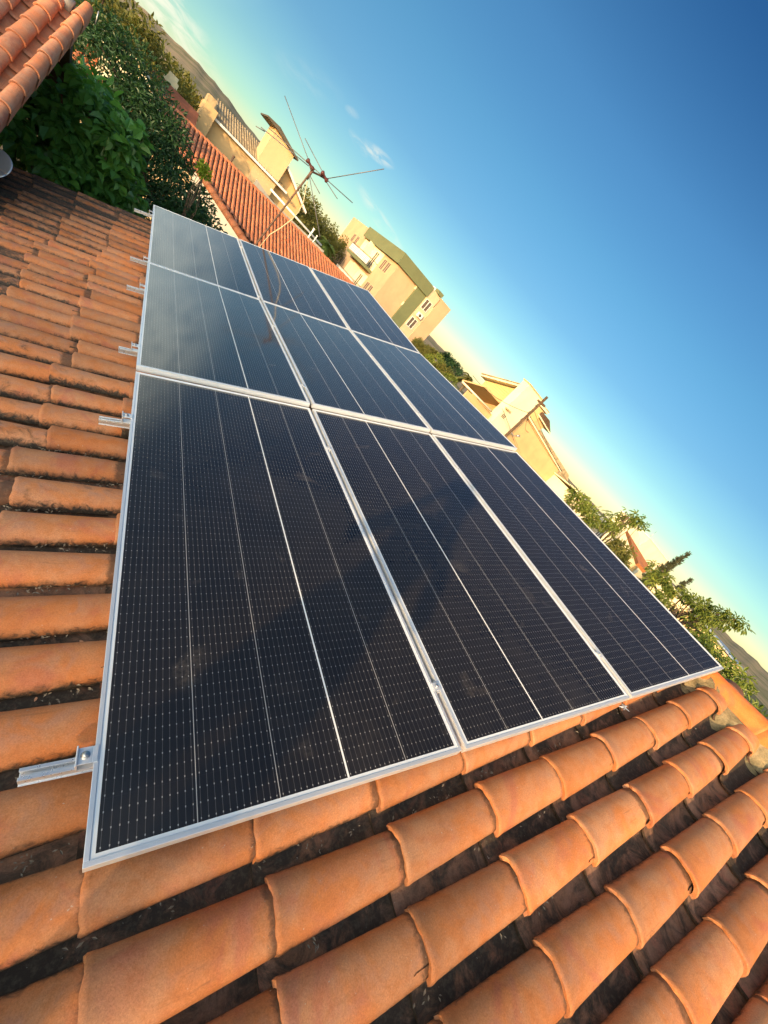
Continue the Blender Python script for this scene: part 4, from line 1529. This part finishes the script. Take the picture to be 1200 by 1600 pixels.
zt = az_(4.62)
zg = az_(3.42)
m_ = MB()
m_.box(0.0, 4.35, 0.0, 11.2, 0, zg)                       # main body, front left
m_.build('wall', M_APT, ap)
m_ = MB()
m_.box(0.02, 8.3, 11.2, 18.6, 0, az_(4.50))               # taller stair end at the far left
m_.build('stair_block', M_APT, ap)
m_ = MB()
m_.box(4.75, 8.25, -0.30, 11.19, 0, az_(4.45))            # right wing
m_.build('right_wing', M_APTL, ap)
m_ = MB()
m_.box(-0.45, 4.34, -0.40, 11.19, zg + 0.002, zt)         # green parapet band
m_.build('parapet_band', M_GREEN, ap)
m_ = MB()
m_.box(3.15, 4.74, -0.20, 3.0, 0, zg + 0.001)
m_.box(4.345, 4.745, -0.39, 8.0, zg + 0.002, zt - 0.02)
m_.build('green_pilaster', M_GREEN, ap)
m_ = MB()
m_.box(0.2, 4.2, 0.4, 10.9, zt, zt + 0.06)
m_.box(6.2, 7.0, 2.0, 3.2, az_(4.45), az_(4.95))
m_.build('roof_slab', M_WHITE, ap)
# drain brackets on the plain wall
m_ = MB()
for z_ in (az_(3.0), az_(0.9)):
    m_.box(3.02, 3.14, -0.12, -0.001, z_, z_ + 0.42)
m_.build('downpipe_box', M_WALLW, ap)


def apt_window(y0, y1, z0, z1):
    win(ap, y0, y1, z0, z1, 0.0, face='x', leaves_=2, frame=M_APTL, pane=M_SHUT, depth=0.025, sgn=-1)


# windows on the -X face (local y = distance beyond the corner)
for (y0, y1) in [(1.5, 3.0)]:
    for zc_ in (2.45, -0.45, -3.3):
        apt_window(y0, y0 + 0.80, az_(zc_ - 0.55), az_(zc_ + 0.55))
        apt_window(y0 + 1.15, y0 + 1.95, az_(zc_ - 0.55), az_(zc_ + 0.55))
for zc_ in (2.55, -0.35, -3.2):
    for y0 in (12.7, 14.1):
        win(ap, y0, y0 + 0.80, az_(zc_ - 0.5), az_(zc_ + 0.5), 0.02, face='x', leaves_=2, frame=M_APTL, pane=M_SHUT, depth=0.025, sgn=-1)
# balconies
for zf in (1.15, -1.75, -4.6):
    m_ = MB()
    m_.box(-1.10, -0.001, 4.1, 11.0, az_(zf - 0.30), az_(zf))
    bl = m_.build('balcony', M_GREEN, ap)
    m_ = MB()
    m_.box(-1.08, -1.03, 4.12, 10.98, az_(zf + 0.86), az_(zf + 0.92))
    m_.box(-1.08, -0.02, 4.12, 4.17, az_(zf + 0.86), az_(zf + 0.92))
    n_b = 17
    for k in range(n_b + 1):
        yy = 4.14 + (10.96 - 4.14) * k / n_b
        wv = 0.05 if k % 3 == 0 else 0.02
        m_.box(-1.075, -1.035, yy - wv / 2, yy + wv / 2, az_(zf), az_(zf + 0.86))
    m_.build('railing', M_TRIM, bl)
    m_ = MB()
    m_.box(-1.060, -1.050, 4.2, 10.9, az_(zf + 0.10), az_(zf + 0.80))
    m_.build('railing_panel', M_WHITE, bl)
    m_ = MB()       # bright back walls of the balcony and the wall between the flats
    m_.box(-0.030, -0.002, 4.2, 10.9, az_(zf + 0.0), az_(zf + 2.2))
    m_.box(-0.85, -0.031, 7.35, 7.50, az_(zf + 0.0), az_(zf + 2.25))
    m_.build('partition', M_WALLW, bl)
    for yw in (5.2, 8.6):
        win(ap, yw, yw + 0.9, az_(zf + 0.05), az_(zf + 1.9), -0.031, face='x', leaves_=2, frame=M_WALLW, pane=M_SHUT, depth=0.05)
# right wing windows and air conditioner (face -Y at local y = -0.30)
for zc_ in (2.75, 0.35, -2.2):
    win(ap, 4.95, 5.85, az_(zc_ - 0.5), az_(zc_ + 0.55), -0.30, face='y', leaves_=2, frame=M_WHITE, pane=M_SHUT, depth=0.07)
m_ = MB()
m_.box(5.15, 5.85, -0.62, -0.302, az_(1.30), az_(1.80))
acu = m_.build('air_conditioner', M_WHITE, ap)
m_ = MB()
m_.tube([(5.42, -0.625, az_(1.55)), (5.42, -0.64, az_(1.55))], 0.17, 14)
m_.build('fan', M_TRIM, acu)
m_ = MB()
m_.box(6.35, 8.251, -0.36, -0.301, 0, az_(4.451))
m_.build('wing_facing', M_APT, ap)
m_ = MB()
m_.tube([(6.25, -0.34, az_(3.2)), (6.25, -0.34, az_(4.3))], 0.03, 6)
m_.build('downpipe', M_TRIM, ap)
m_ = MB()
m_.box(5.35, 6.15, -0.55, 0.3, az_(4.47), az_(4.85))
m_.build('roof_vent', M_GREEN, ap)

# --- yellow house with the slab tower and gable
YY = 21.0
yh = thing('yellow_house', 'sunlit yellow house with siding gable and tall pale slab tower beyond the ridge', 'house', at(1.15, 0, YY) - Vector((0, 0, CAM.z)))
LO = yh.location.copy()


def Yp(xr, zr, Y=YY):
    return at(xr, zr, Y) - LO


m_ = MB()
a, b_ = Yp(1.1124, 0.1400), Yp(1.2150, 0)
m_.box(a.x, b_.x, 0.0, 0.70, 0, a.z)
m_.build('tower', M_WALLW, yh)
m_ = MB()
m_.box(a.x - 0.06, b_.x + 0.02, -0.06, 0.78, a.z, a.z + 0.07)
m_.build('tower_cap', M_WALLO, yh)
# dark glyph-like slits standing in for an unreadable mark on the tower foot
m_ = MB()
z_ = Yp(0, 0.0065).z
for k, (dx, hh) in enumerate([(0.30, 0.26), (0.44, 0.26), (0.60, 0.26)]):
    x_ = a.x + dx
    m_.box(x_, x_ + 0.035, -0.03, -0.002, z_, z_ + hh)
    for q in range(3):
        m_.box(x_ + 0.036, x_ + 0.11, -0.03, -0.002, z_ + q * hh * 0.42, z_ + q * hh * 0.42 + 0.03)
m_.build('mark_slits', M_TRIM, yh)
m_ = MB()      # ledge low left of the tower
m_.box(a.x - 0.10, a.x + 0.45, -0.30, -0.001, Yp(0, 0.0400).z - 0.08, Yp(0, 0.0400).z)
m_.build('ledge', M_WALLO, yh)
# gable wall behind, facing the low sun, with horizontal siding and a wide eave above it
GX = 24.5 + CAM.x - LO.x
gy = lambda Y: CAM.y + Y - LO.y
gz = lambda zr, Y: CAM.z + zr * Y - LO.z
zlo = gz(0.053, 26.1)
zhi = gz(0.1116, 22.8)
slp = (zhi - zlo) / 3.3
m_ = MB()
m_.prism([(gy(26.1), 0), (gy(21.95), 0), (gy(21.95), zhi - 0.4), (gy(22.8) - 0.8, zhi + 0.10), (gy(26.1), zlo - 0.15)], GX + 0.45, GX + 3.5, axis='x')
m_.build('gable_wall', M_GABLE, yh)
m_ = MB()
for k in range(13):
    z_ = zlo - 1.75 + 0.17 * k
    yl = min(gy(26.0), gy(26.1) - max(0, (z_ + 0.3 - zlo)) / slp)
    m_.prism([(GX + 0.415, z_), (GX + 0.449, z_), (GX + 0.449, z_ + 0.14)], gy(22.0), yl, axis='y')
m_.build('siding', M_GABLE, yh)
m_ = MB()
m_.prism([(gy(26.5), zlo - 0.17), (gy(22.8) - 0.8, zhi + 0.20), (gy(22.8) - 0.8, zhi + 0.36), (gy(26.5), zlo - 0.03)], GX, GX + 4.0, axis='x')
m_.build('gable_roof', M_WALLW, yh)
m_ = MB()
m_.prism([(gy(26.55), zlo - 0.02), (gy(22.8) - 0.8, zhi + 0.361), (gy(22.8) - 0.8, zhi + 0.43), (gy(26.55), zlo + 0.05)], GX - 0.06, GX + 4.0, axis='x')
m_.build('roof_sheet', M_FIBRE, yh)
# lower porch roof to the left, orange soffit and fascia beam
m_ = MB()
f0, f1 = CAM.z - 0.07, CAM.z + 0.69
m_.prism([(gy(24.0), f0), (gy(21.8), f1), (gy(21.8), f1 + 0.12), (gy(24.0), f0 + 0.10)], GX - 3.3, GX + 0.4, axis='x')
m_.prism([(gy(24.0), f0 - 1.8), (gy(21.85), f0 - 1.8), (gy(21.85), f1 - 0.05), (gy(24.0), f0 - 0.05)], GX - 0.4, GX + 0.4, axis='x')
m_.build('porch_roof', M_WALLO, yh)
m_ = MB()
m_.tube([Yp(0.888, -0.004, 21.6), Yp(1.078, -0.004, 20.7)], 0.07, 4)
m_.build('fascia_beam', M_WALLW, yh)
m_ = MB()
q0, q1 = Yp(0.93, 0, 21.4), Yp(1.085, 0, 21.4)
m_.box(q0.x, q1.x, 0.30, 0.42, 0, Yp(0, -0.0100, 21.4).z)
m_.build('porch_wall', M_WALLO, yh)
# long right wall with sloping coping
m_ = MB()
w0, w1 = Yp(1.2160, 0.070), Yp(1.640, 0.023)
m_.prism([(w0.x + 0.05, 0), (w1.x, 0), (w1.x, w1.z), (w0.x + 0.05, w0.z)], 0.0, 0.2, axis='y')
m_.build('side_wall', M_WALLO, yh)
m_ = MB()
m_.prism([(w0.x + 0.05, w0.z + 0.001), (w1.x + 0.2, w1.z + 0.001), (w1.x + 0.2, w1.z + 0.15), (w0.x + 0.05, w0.z + 0.15)], -0.15, 0.35, axis='y')
m_.build('coping', M_WALLW, yh)
m_ = MB()
m_.tube([Vector((w0.x + 0.2, -0.17, w0.z + 0.13)), Vector((w1.x + 0.2, -0.17, w1.z + 0.12))], 0.022, 5)
m_.build('gutter_wire', M_TRIM, yh)
# brown tiled roof behind the right wall and the pointed roof end
m_ = MB()
r0, r1, r2 = Yp(1.235, 0.083, 23), Yp(1.72, 0.040, 23), Yp(1.80, 0.010, 23)
m_.prism([(r0.x, r0.z), (r1.x, r1.z), (r2.x, r2.z - 0.3), (r0.x, r0.z - 1.4)], 2.0, 2.6, axis='y')
m_.build('rear_roof', M_FIBRE, yh)
m_ = MB()
t0, t1, t2, t3 = Yp(1.262, 0.118, 22), Yp(1.330, 0.118, 22), Yp(1.392, 0.092, 22), Yp(1.258, 0.104, 22)
m_.prism([(t0.x, t0.z), (t1.x, t1.z), (t2.x, t2.z), (t3.x, t3.z)], 0.95, 3.2, axis='y')
m_.build('pointed_roof', M_WOOD, yh)
m_ = MB()
m_.prism([(t3.x, t3.z - 0.10), (t2.x, t2.z - 0.08), (t2.x, t2.z - 0.001), (t3.x, t3.z - 0.001)], 0.90, 3.0, axis='y')
m_.build('roof_edge', M_WALLW, yh)
m_ = MB()
m_.prism([(t3.x + 0.1, Yp(0, 0.06).z), (t2.x - 1.1, Yp(0, 0.06).z), (t2.x - 0.9, t2.z - 0.09), (t3.x + 0.1, t3.z - 0.101)], 1.2, 3.0, axis='y')
m_.build('upper_wall', M_WALLO, yh)

# utility pole before the tower, with arm, wires
UPY = 17.5
up = thing('utility_pole', 'brown wooden utility pole in front of the pale tower, with cross arm and cables', 'utility pole', at(1.222, 0, UPY) - Vector((0, 0, CAM.z)))
LO = up.location.copy()
topz = CAM.z + 0.160 * UPY
m_ = MB()
m_.tube([(0, 0, 0), (0, 0, topz)], [0.11, 0.085], 10)
m_.build('pole', M_WOOD, up)
m_ = MB()
m_.box(-0.08, 0.16, -0.30, 0.30, topz - 0.55, topz - 0.43)
m_.build('cross_arm', M_WOOD, up)
for k, z_ in enumerate((topz - 0.75, topz - 1.35, topz - 1.9)):
    m_ = MB()
    m_.tube([(-0.14, -0.02, z_ - 0.10), (-0.14, -0.02, z_ + 0.10)], [0.05, 0.035], 8)
    m_.build('insulator', M_TRIM, up)
m_ = MB()
m_.tube([(0.05, 0, topz - 2.9), (0.55, 0.0, topz - 2.95), (0.85, 0, topz - 2.75)], 0.025, 6)
m_.tube([(0.78, 0, topz - 2.8), (0.98, 0, topz - 2.7)], 0.07, 8)
m_.build('street_light_arm', M_STEEL, up)
P0 = Vector((0, 0, topz - 1.35))
wires = [((0.9020, 0.030, 24), P0), ((1.300, 0.038, 21), P0), ((1.95, 0.010, 20), P0 + Vector((0, 0, 0.3))), ((2.2, 0.012, 19), P0 - Vector((0, 0, 0.3)))]
m_ = MB()
for (q, p0) in wires:
    p1 = at(*q) - LO
    pts = []
    for s_ in range(11):
        f = s_ / 10
        p = p0.lerp(p1, f)
        p.z -= 0.35 * 4 * f * (1 - f)
        pts.append(p)
    m_.tube(pts, 0.014, 4, cap=False)
for q in [(1.275, -0.02), (1.315, -0.03), (1.36, -0.035)]:
    p1 = at(q[0], q[1], 20.6) - LO
    m_.tube([P0 + Vector((1.1, 2.9, -0.9)), (P0 + Vector((1.1, 2.9, -0.9))).lerp(p1, 0.5) + Vector((0.1, 0, 0)), p1], 0.010, 4, cap=False)
m_.build('cable', M_BLACK, up)

# --- houses further right
def small_house(name, label, xr0, xr1, zt, Y, depth, wall, roofm, rise=0.35, over=0.25, windows=1):
    root = thing(name, label, 'house', at(0.5 * (xr0 + xr1), 0, Y) - Vector((0, 0, CAM.z)), group='small houses along the right horizon')
    lo = root.location
    a, b_ = at(xr0, 0, Y) - lo, at(xr1, 0, Y) - lo
    z_ = CAM.z + zt * Y
    m1 = MB()
    m1.box(a.x, b_.x, 0, depth, 0, z_)
    m1.build('wall', wall, root)
    m2 = MB()
    m2.prism([(-over, z_ + 0.01), (depth / 2, z_ + rise), (depth + over, z_ + 0.01), (depth + over, z_ + 0.10), (depth / 2, z_ + rise + 0.12), (-over, z_ + 0.10)], a.x - over, b_.x + over, axis='x')
    m2.build('roof', roofm, root)
    for k in range(windows):
        xx = a.x + (b_.x - a.x) * (k + 0.4) / windows
        win(root, xx, xx + 0.9, z_ - 1.5, z_ - 0.5, 0.0, pane=M_GLASS)
    return root


small_house('small_house', 'low beige house in the gap right of the yellow house', 1.66, 1.80, -0.030, 24, 4, M_WALL, M_FIBRE)
small_house('small_house', 'pale yellow house behind the small leafy bush', 1.86, 2.00, -0.014, 20, 4, M_WALLW, M_WALLW, 0.2)
small_house('small_house', 'long cream house with pale roof edge below the sprig of leaves', 2.15, 2.75, 0.000, 16, 5, M_WALLW, M_WALLW, 0.3)
# the house with steep orange roof side and the white box behind it
oh = thing('orange_roof_house', 'house with bright orange roof slope and pale gable beside the white box building', 'house', at(2.95, 0, 12.5) - Vector((0, 0, CAM.z)))
LO = oh.location.copy()
def Op(x_, z_, Y=12.5):
    return at(x_, z_, Y) - LO
m_ = MB()
m_.prism([(Op(2.55, 0).x, 0), (Op(3.33, 0).x, 0), (Op(3.33, -0.012).x, Op(0, -0.012).z), (Op(2.75, 0.115).x, Op(0, 0.115).z), (Op(2.55, 0.085).x, Op(0, 0.085).z)], 0, 0.3, axis='y')
m_.build('gable_wall', M_WALLW, oh)
m_ = MB()
def Dp(a_, e_, D_):
    q = radians(a_)
    return Vector((CAM.x + sin(q) * D_, CAM.y + cos(q) * D_, CAM.z + tan(radians(e_)) * D_)) - LO
v0_ = [Dp(69.3, 1.45, 34), Dp(73.9, 0.35, 31), Dp(74.1, -0.30, 29.5), Dp(72.9, -0.20, 29.0)]
v1_ = [q + Vector((0.15, 0.1, -0.18)) for q in v0_]
m_.add([tuple(q) for q in v0_ + v1_], [(0, 1, 2, 3), (7, 6, 5, 4), (0, 4, 5, 1), (1, 5, 6, 2), (2, 6, 7, 3), (3, 7, 4, 0)])
m_.build('roof', plain('orange_roof_paint', (0.50, 0.19, 0.07), 0.8, var=0.3, scale=4), oh)
wb = thing('white_box_building', 'plain pale box shaped building behind the orange roof slope', 'building', at(3.25, 0, 15.5) - Vector((0, 0, CAM.z)))
LO = wb.location.copy()
m_ = MB()
a, b_ = at(2.98, 0, 15.5) - LO, at(3.62, 0, 15.5) - LO
zb_ = CAM.z + 0.142 * 15.5
m_.box(a.x, b_.x, 0, 4, 0, zb_)
m_.build('wall', M_WALLW, wb)
m_ = MB()
m_.box(a.x - 0.06, b_.x + 0.06, -0.06, 4.06, zb_, zb_ + 0.08)
m_.build('roof_slab', M_WHITE, wb)
m_ = MB()
m_.tube([(a.x + 0.3, 0.3, zb_), (a.x + 0.35, 0.3, zb_ + 0.9)], 0.02, 5)
m_.build('lightning_rod', M_STEEL, wb)
small_house('small_house', 'pale house mostly hidden behind the leafy tree at the right', 5.2, 6.6, 0.02, 7.6, 4, M_WALLW, M_WALLW, 0.3)
small_house('small_house', 'low flat house with blue grey roof under the hill at the far right', 11.5, 17.0, -0.05, 3.6, 5, M_WALL, alu('blue_sheet', (0.30, 0.36, 0.44), 0.5), 0.35)


# --- trees on the right, seen against the sky
def dirp(az_deg, el_deg, D):
    a = radians(az_deg)
    return Vector((CAM.x + sin(a) * D, CAM.y + cos(a) * D, CAM.z + tan(radians(el_deg)) * D))


def db(az_deg, el_deg, D, r, rz, wt_=1.0):
    p = dirp(az_deg, el_deg, D)
    return (p.x, p.y, p.z, r, r, rz, wt_)


def dg(az_deg, D):
    p = dirp(az_deg, 0, D)
    return (p.x, p.y, 0.0)


tree('mango_tree', 'large green mango like tree rising over the ridge at the right, against the sky', 'tree', dg(79, 13.5),
     [db(79.0, -0.6, 13.5, 0.62, 0.62, 0.26), db(76.2, -0.7, 13.5, 0.5, 0.42, 0.2), db(81.6, 0.7, 13.2, 0.42, 0.40, 0.16), db(82.7, 2.3, 13.0, 0.26, 0.18, 0.06), db(83.0, -1.4, 12.5, 0.45, 0.35, 0.14), db(74.9, 0.5, 13.8, 0.30, 0.26, 0.10), db(79.6, 1.5, 13.3, 0.40, 0.22, 0.12)],
     80, 0.09, 0.19, 3900, 0.13, M_LEAFMANGO, 130, 0.10, droop=0.7, aspect=0.28, limbs=26)
tree('slender_tree', 'sparse sprig topped tree with hanging leaves standing alone above the ridge', 'tree', dg(67.8, 13.5),
     [db(68.1, 2.6, 13.5, 0.22, 0.28, 0.5), db(67.3, 0.6, 13.5, 0.35, 0.28, 0.5), db(69.3, 2.9, 13.5, 0.16, 0.14, 0.3), db(66.3, -0.2, 13.5, 0.35, 0.2, 0.4)],
     26, 0.09, 0.16, 900, 0.14, M_LEAFMANGO, 131, 0.05, droop=0.75, aspect=0.27, limbs=16)
tree('young_tree', 'light green bush at the ridge line before the cream house', 'bush', dg(63.2, 12.5),
     [db(63.2, -0.2, 12.5, 0.30, 0.24, 1.0), db(65.2, -0.5, 12.5, 0.3, 0.2, 0.6)], 24, 0.09, 0.17, 900, 0.12, M_LEAFMANGO, 132, 0.05, droop=0.5, aspect=0.33)
tree('young_tree', 'light green bush lowest at the right, beside the near ridge caps', 'bush', dg(86.3, 9.5),
     [db(86.3, -2.1, 9.5, 0.40, 0.30, 1.0), db(89.5, -3.3, 9.0, 0.45, 0.30, 0.8), db(84.3, -1.9, 10.0, 0.35, 0.3, 0.8)], 40, 0.10, 0.18, 2000, 0.12, M_LEAFMANGO, 133, 0.05, droop=0.5, aspect=0.33)
tree('young_tree', 'light green bush low in front of the long cream house', 'bush', dg(70.8, 12.0),
     [db(70.8, -0.9, 12.0, 0.40, 0.22, 1.0)], 20, 0.09, 0.17, 800, 0.12, M_LEAFOLIVE, 134, 0.05, droop=0.5, aspect=0.33)


def cypress(label, az0, topel, D, r, seed):
    p = dirp(az0, topel, D)
    root = thing('cypress_tree', label, 'tree', (p.x, p.y, 0), 0, 'two dark cypresses on the right skyline')
    rng = np.random.default_rng(seed)
    h = p.z
    C, Rr = [], []
    for k in range(150):
        f = rng.random() ** 0.8
        z_ = h * (0.12 + 0.86 * f)
        rad_ = r * (1 - f) ** 0.75 + 0.02
        a = rng.random() * 2 * pi
        q = rng.random() ** 0.5
        C.append((cos(a) * rad_ * q, sin(a) * rad_ * q, z_))
        Rr.append(0.05 + 0.30 * rad_)
    m1 = MB()
    leaves(m1, C, Rr, 9000, 0.21, droop=-1.6, flat=0.6, aspect=0.22, seed=seed)
    m1.build('crown', M_CYP, root)
    m2 = MB()
    m2.tube([(0, 0, 0), (0, 0, h * 0.95)], [0.16, 0.02], 6)
    m2.build('trunk', M_BARK, root)


cypress('taller dark pointed cypress leaning from behind the leafy tree', 75.0, 4.55, 40, 0.75, 1)
cypress('shorter dark pointed cypress right of the taller one', 77.3, 2.7, 44, 0.7, 2)

# ------------------------------------------------------------------ garden trees behind the camera, whose shade dulls the low side of the roof
for k, (x_, y_, zc_, rr2, lab) in enumerate([(-12.0, -10.5, 5.2, 1.5, 'garden tree behind the camera, nearest the sun'), (-12.4, -7.6, 5.45, 1.6, 'garden tree behind the camera, in the middle of the row'),
                                       (-12.0, -4.6, 5.35, 1.5, 'garden tree low on the left of the camera'), (-12.3, -1.6, 5.3, 1.6, 'garden tree far left of the roof eave')]):
    tree('garden_tree', lab, 'tree', (x_, y_, 0), [(x_, y_, zc_, rr2, rr2, 1.3, 0.7), (x_ + 0.3, y_ + 0.8, zc_ - 1.4, rr2, rr2, 1.0, 0.4)], 70, 0.3, 0.6, 4600, 0.21, M_LEAFDARK, 200 + k, 0.16,
         group='row of garden trees left of the house', limbs=10)

# ------------------------------------------------------------------ the photographer, standing behind the camera; only the shadow is seen
def person():
    skin_m = plain('skin', (0.42, 0.25, 0.17), 0.6, var=0.1, scale=8, bump=0.0)
    shirt = plain('blue_shirt', (0.05, 0.10, 0.28), 0.9, var=0.2, scale=10)
    trouser = plain('denim', (0.04, 0.06, 0.12), 0.9, var=0.3, scale=20)
    hair = plain('dark_hair', (0.02, 0.014, 0.01), 0.6, var=0.3, scale=60)
    hx, hy = -0.80, -0.62
    zroof = ZA + hx * tan(PITCH) - 0.11
    root = thing('person', 'person in blue shirt and jeans standing on the roof holding a phone with both hands', 'person', (hx, hy, zroof))
    f = Vector((fwd.x, fwd.y, 0)).normalized()
    sd = Vector((f.y, -f.x, 0))                 # person's right
    def W(fr, rt, z_):
        p = f * fr + sd * rt
        return (p.x, p.y, z_)
    cl = Vector(CAM) - Vector((hx, hy, zroof))   # camera in local coords
    cf, cs = cl.dot(f), cl.dot(sd)
    J = [W(0.0, 0.0, 0.93), W(0.0, 0, 1.10), W(-0.01, 0, 1.28), W(0.0, 0, 1.40), W(0.02, 0, 1.47), W(0.03, 0, 1.54), W(0.04, 0, 1.62), W(0.03, 0, 1.70)]
    Rr = [(0.155, 0.115), (0.135, 0.10), (0.165, 0.12), (0.12, 0.09), (0.055, 0.055), (0.062, 0.068), (0.078, 0.095), (0.062, 0.078)]
    E = [(i_, i_ + 1) for i_ in range(7)]
    zl = lambda fr, rt: (Vector(W(fr, rt, 0)).x) * tan(PITCH) + 0.0
    for sg in (1, -1):
        k = len(J)
        ft = 0.12 if sg > 0 else -0.05
        zf = zl(ft, sg * 0.13)
        J += [W(0.0, sg * 0.10, 0.88), W(0.04 + ft * 0.4, sg * 0.12, 0.50 + zf * 0.5), W(ft, sg * 0.13, 0.09 + zf), W(ft + 0.15, sg * 0.15, 0.045 + zl(ft + 0.15, sg * 0.15))]
        Rr += [(0.095, 0.095), (0.062, 0.062), (0.042, 0.042), (0.038, 0.032)]
        E += [(0, k), (k, k + 1), (k + 1, k + 2), (k + 2, k + 3)]
        k = len(J)
        J += [W(0.0, sg * 0.19, 1.37), W(0.10, sg * 0.27, 1.14), W(cf - 0.14, cs + sg * 0.10, cl.z - 0.13), W(cf - 0.06, cs + sg * 0.085, cl.z - 0.035)]
        Rr += [(0.058, 0.058), (0.043, 0.043), (0.028, 0.028), (0.034, 0.026)]
        E += [(3, k), (k, k + 1), (k + 1, k + 2), (k + 2, k + 3)]
        wr = k + 3
        for q in range(4):       # four fingers curled round the phone's back, thumb on the near side
            k = len(J)
            o1 = Vector(W(cf - 0.025, cs + sg * (0.088 - 0.003 * q), cl.z - 0.045 + 0.020 * q))
            o2 = Vector(W(cf - 0.008, cs + sg * (0.066 - 0.003 * q), cl.z - 0.045 + 0.021 * q))
            J += [tuple(o1), tuple(o2)]
            Rr += [(0.009, 0.009), (0.0075, 0.0075)]
            E += [(wr, k), (k, k + 1)]
        k = len(J)
        J += [W(cf - 0.075, cs + sg * 0.065, cl.z - 0.03), W(cf - 0.060, cs + sg * 0.045, cl.z - 0.01)]
        Rr += [(0.011, 0.011), (0.009, 0.009)]
        E += [(wr, k), (k, k + 1)]
    me = bpy.data.meshes.new('body')
    me.from_pydata(J, E, [])
    o = bpy.data.objects.new('body', me)
    COL.objects.link(o)
    o.parent = root
    for m1 in (skin_m, shirt, trouser):
        me.materials.append(m1)
    sk = o.modifiers.new('skin', 'SKIN')
    for i_, r in enumerate(Rr):
        me.skin_vertices[0].data[i_].radius = r
    me.skin_vertices[0].data[0].use_root = True
    sk.use_smooth_shade = True
    ss = o.modifiers.new('sub', 'SUBSURF')
    ss.levels = ss.render_levels = 2
    # bake, then clothe by height
    dg_ = bpy.context.evaluated_depsgraph_get()
    bm_ = bpy.data.meshes.new_from_object(o.evaluated_get(dg_))
    o.modifiers.clear()
    o.data = bm_
    while len(bm_.materials) < 3:
        bm_.materials.append((skin_m, shirt, trouser)[len(bm_.materials)])
    for p in bm_.polygons:
        c = Vector(p.center)
        armd = Vector((c.x, c.y, 0)).dot(f)
        if c.z < 0.95 and Vector((c.x, c.y)).length < 0.42:
            p.material_index = 2
        elif c.z < 1.455 and armd < 0.16:
            p.material_index = 1
        else:
            p.material_index = 0
        p.use_smooth = True
    # hair cap
    hm = MB()
    hc_ = Vector(W(0.015, 0, 1.675))
    P_ = np.zeros((9, 17, 3))
    for a in range(9):
        for b_ in range(17):
            th_ = a / 8 * radians(105)
            ph_ = 2 * pi * b_ / 16
            lim = 1.0 if cos(ph_) < 0.3 else 0.72
            d_ = f * (cos(ph_) * sin(th_ * lim) * 0.108) + sd * (sin(ph_) * sin(th_ * lim) * 0.092)
            P_[a, b_] = (hc_.x + d_.x, hc_.y + d_.y, hc_.z + cos(th_ * lim) * 0.105)
    hm.grid(P_, flip=True)
    hm.build('hair', hair, root)
    # face: nose, eyes, mouth
    fc = MB()
    fc.tube([W(0.120, 0, 1.655), W(0.142, 0, 1.620), W(0.125, 0, 1.612)], [0.008, 0.013, 0.009], 6)
    fc.build('nose', skin_m, root)
    for sg in (-1, 1):
        e_ = MB()
        e_.tube([W(0.105, sg * 0.030, 1.652), W(0.124, sg * 0.030, 1.652)], [0.012, 0.009], 8)
        e_.build('eye', hair, root)
        e_ = MB()
        e_.tube([W(0.03, sg * 0.078, 1.66), W(0.03, sg * 0.098, 1.645), W(0.035, sg * 0.080, 1.61)], [0.012, 0.014, 0.009], 6)
        e_.build('ear', skin_m, root)
    e_ = MB()
    e_.tube([W(0.118, -0.024, 1.583), W(0.126, 0, 1.581), W(0.118, 0.024, 1.583)], [0.004, 0.006, 0.004], 6)
    e_.build('mouth', plain('lips', (0.30, 0.12, 0.10), 0.6, bump=0), root)
    # the phone, just behind the taking lens
    pm = MB()
    pm.box(-0.075, 0.075, -0.004, 0.004, -0.037, 0.037)
    ph_ = pm.build('phone', M_BLACK, None, bevel=0.003)
    back_ = E_CAM.to_3x3() @ Vector((0, 0, 1))
    ph_.matrix_world = Matrix.Translation(Vector(CAM) + back_ * 0.03) @ E_CAM @ Matrix.Rotation(radians(90), 4, 'X')
    tag(ph_, 'slim black phone held up in both hands of the person on the roof', 'phone')


person()
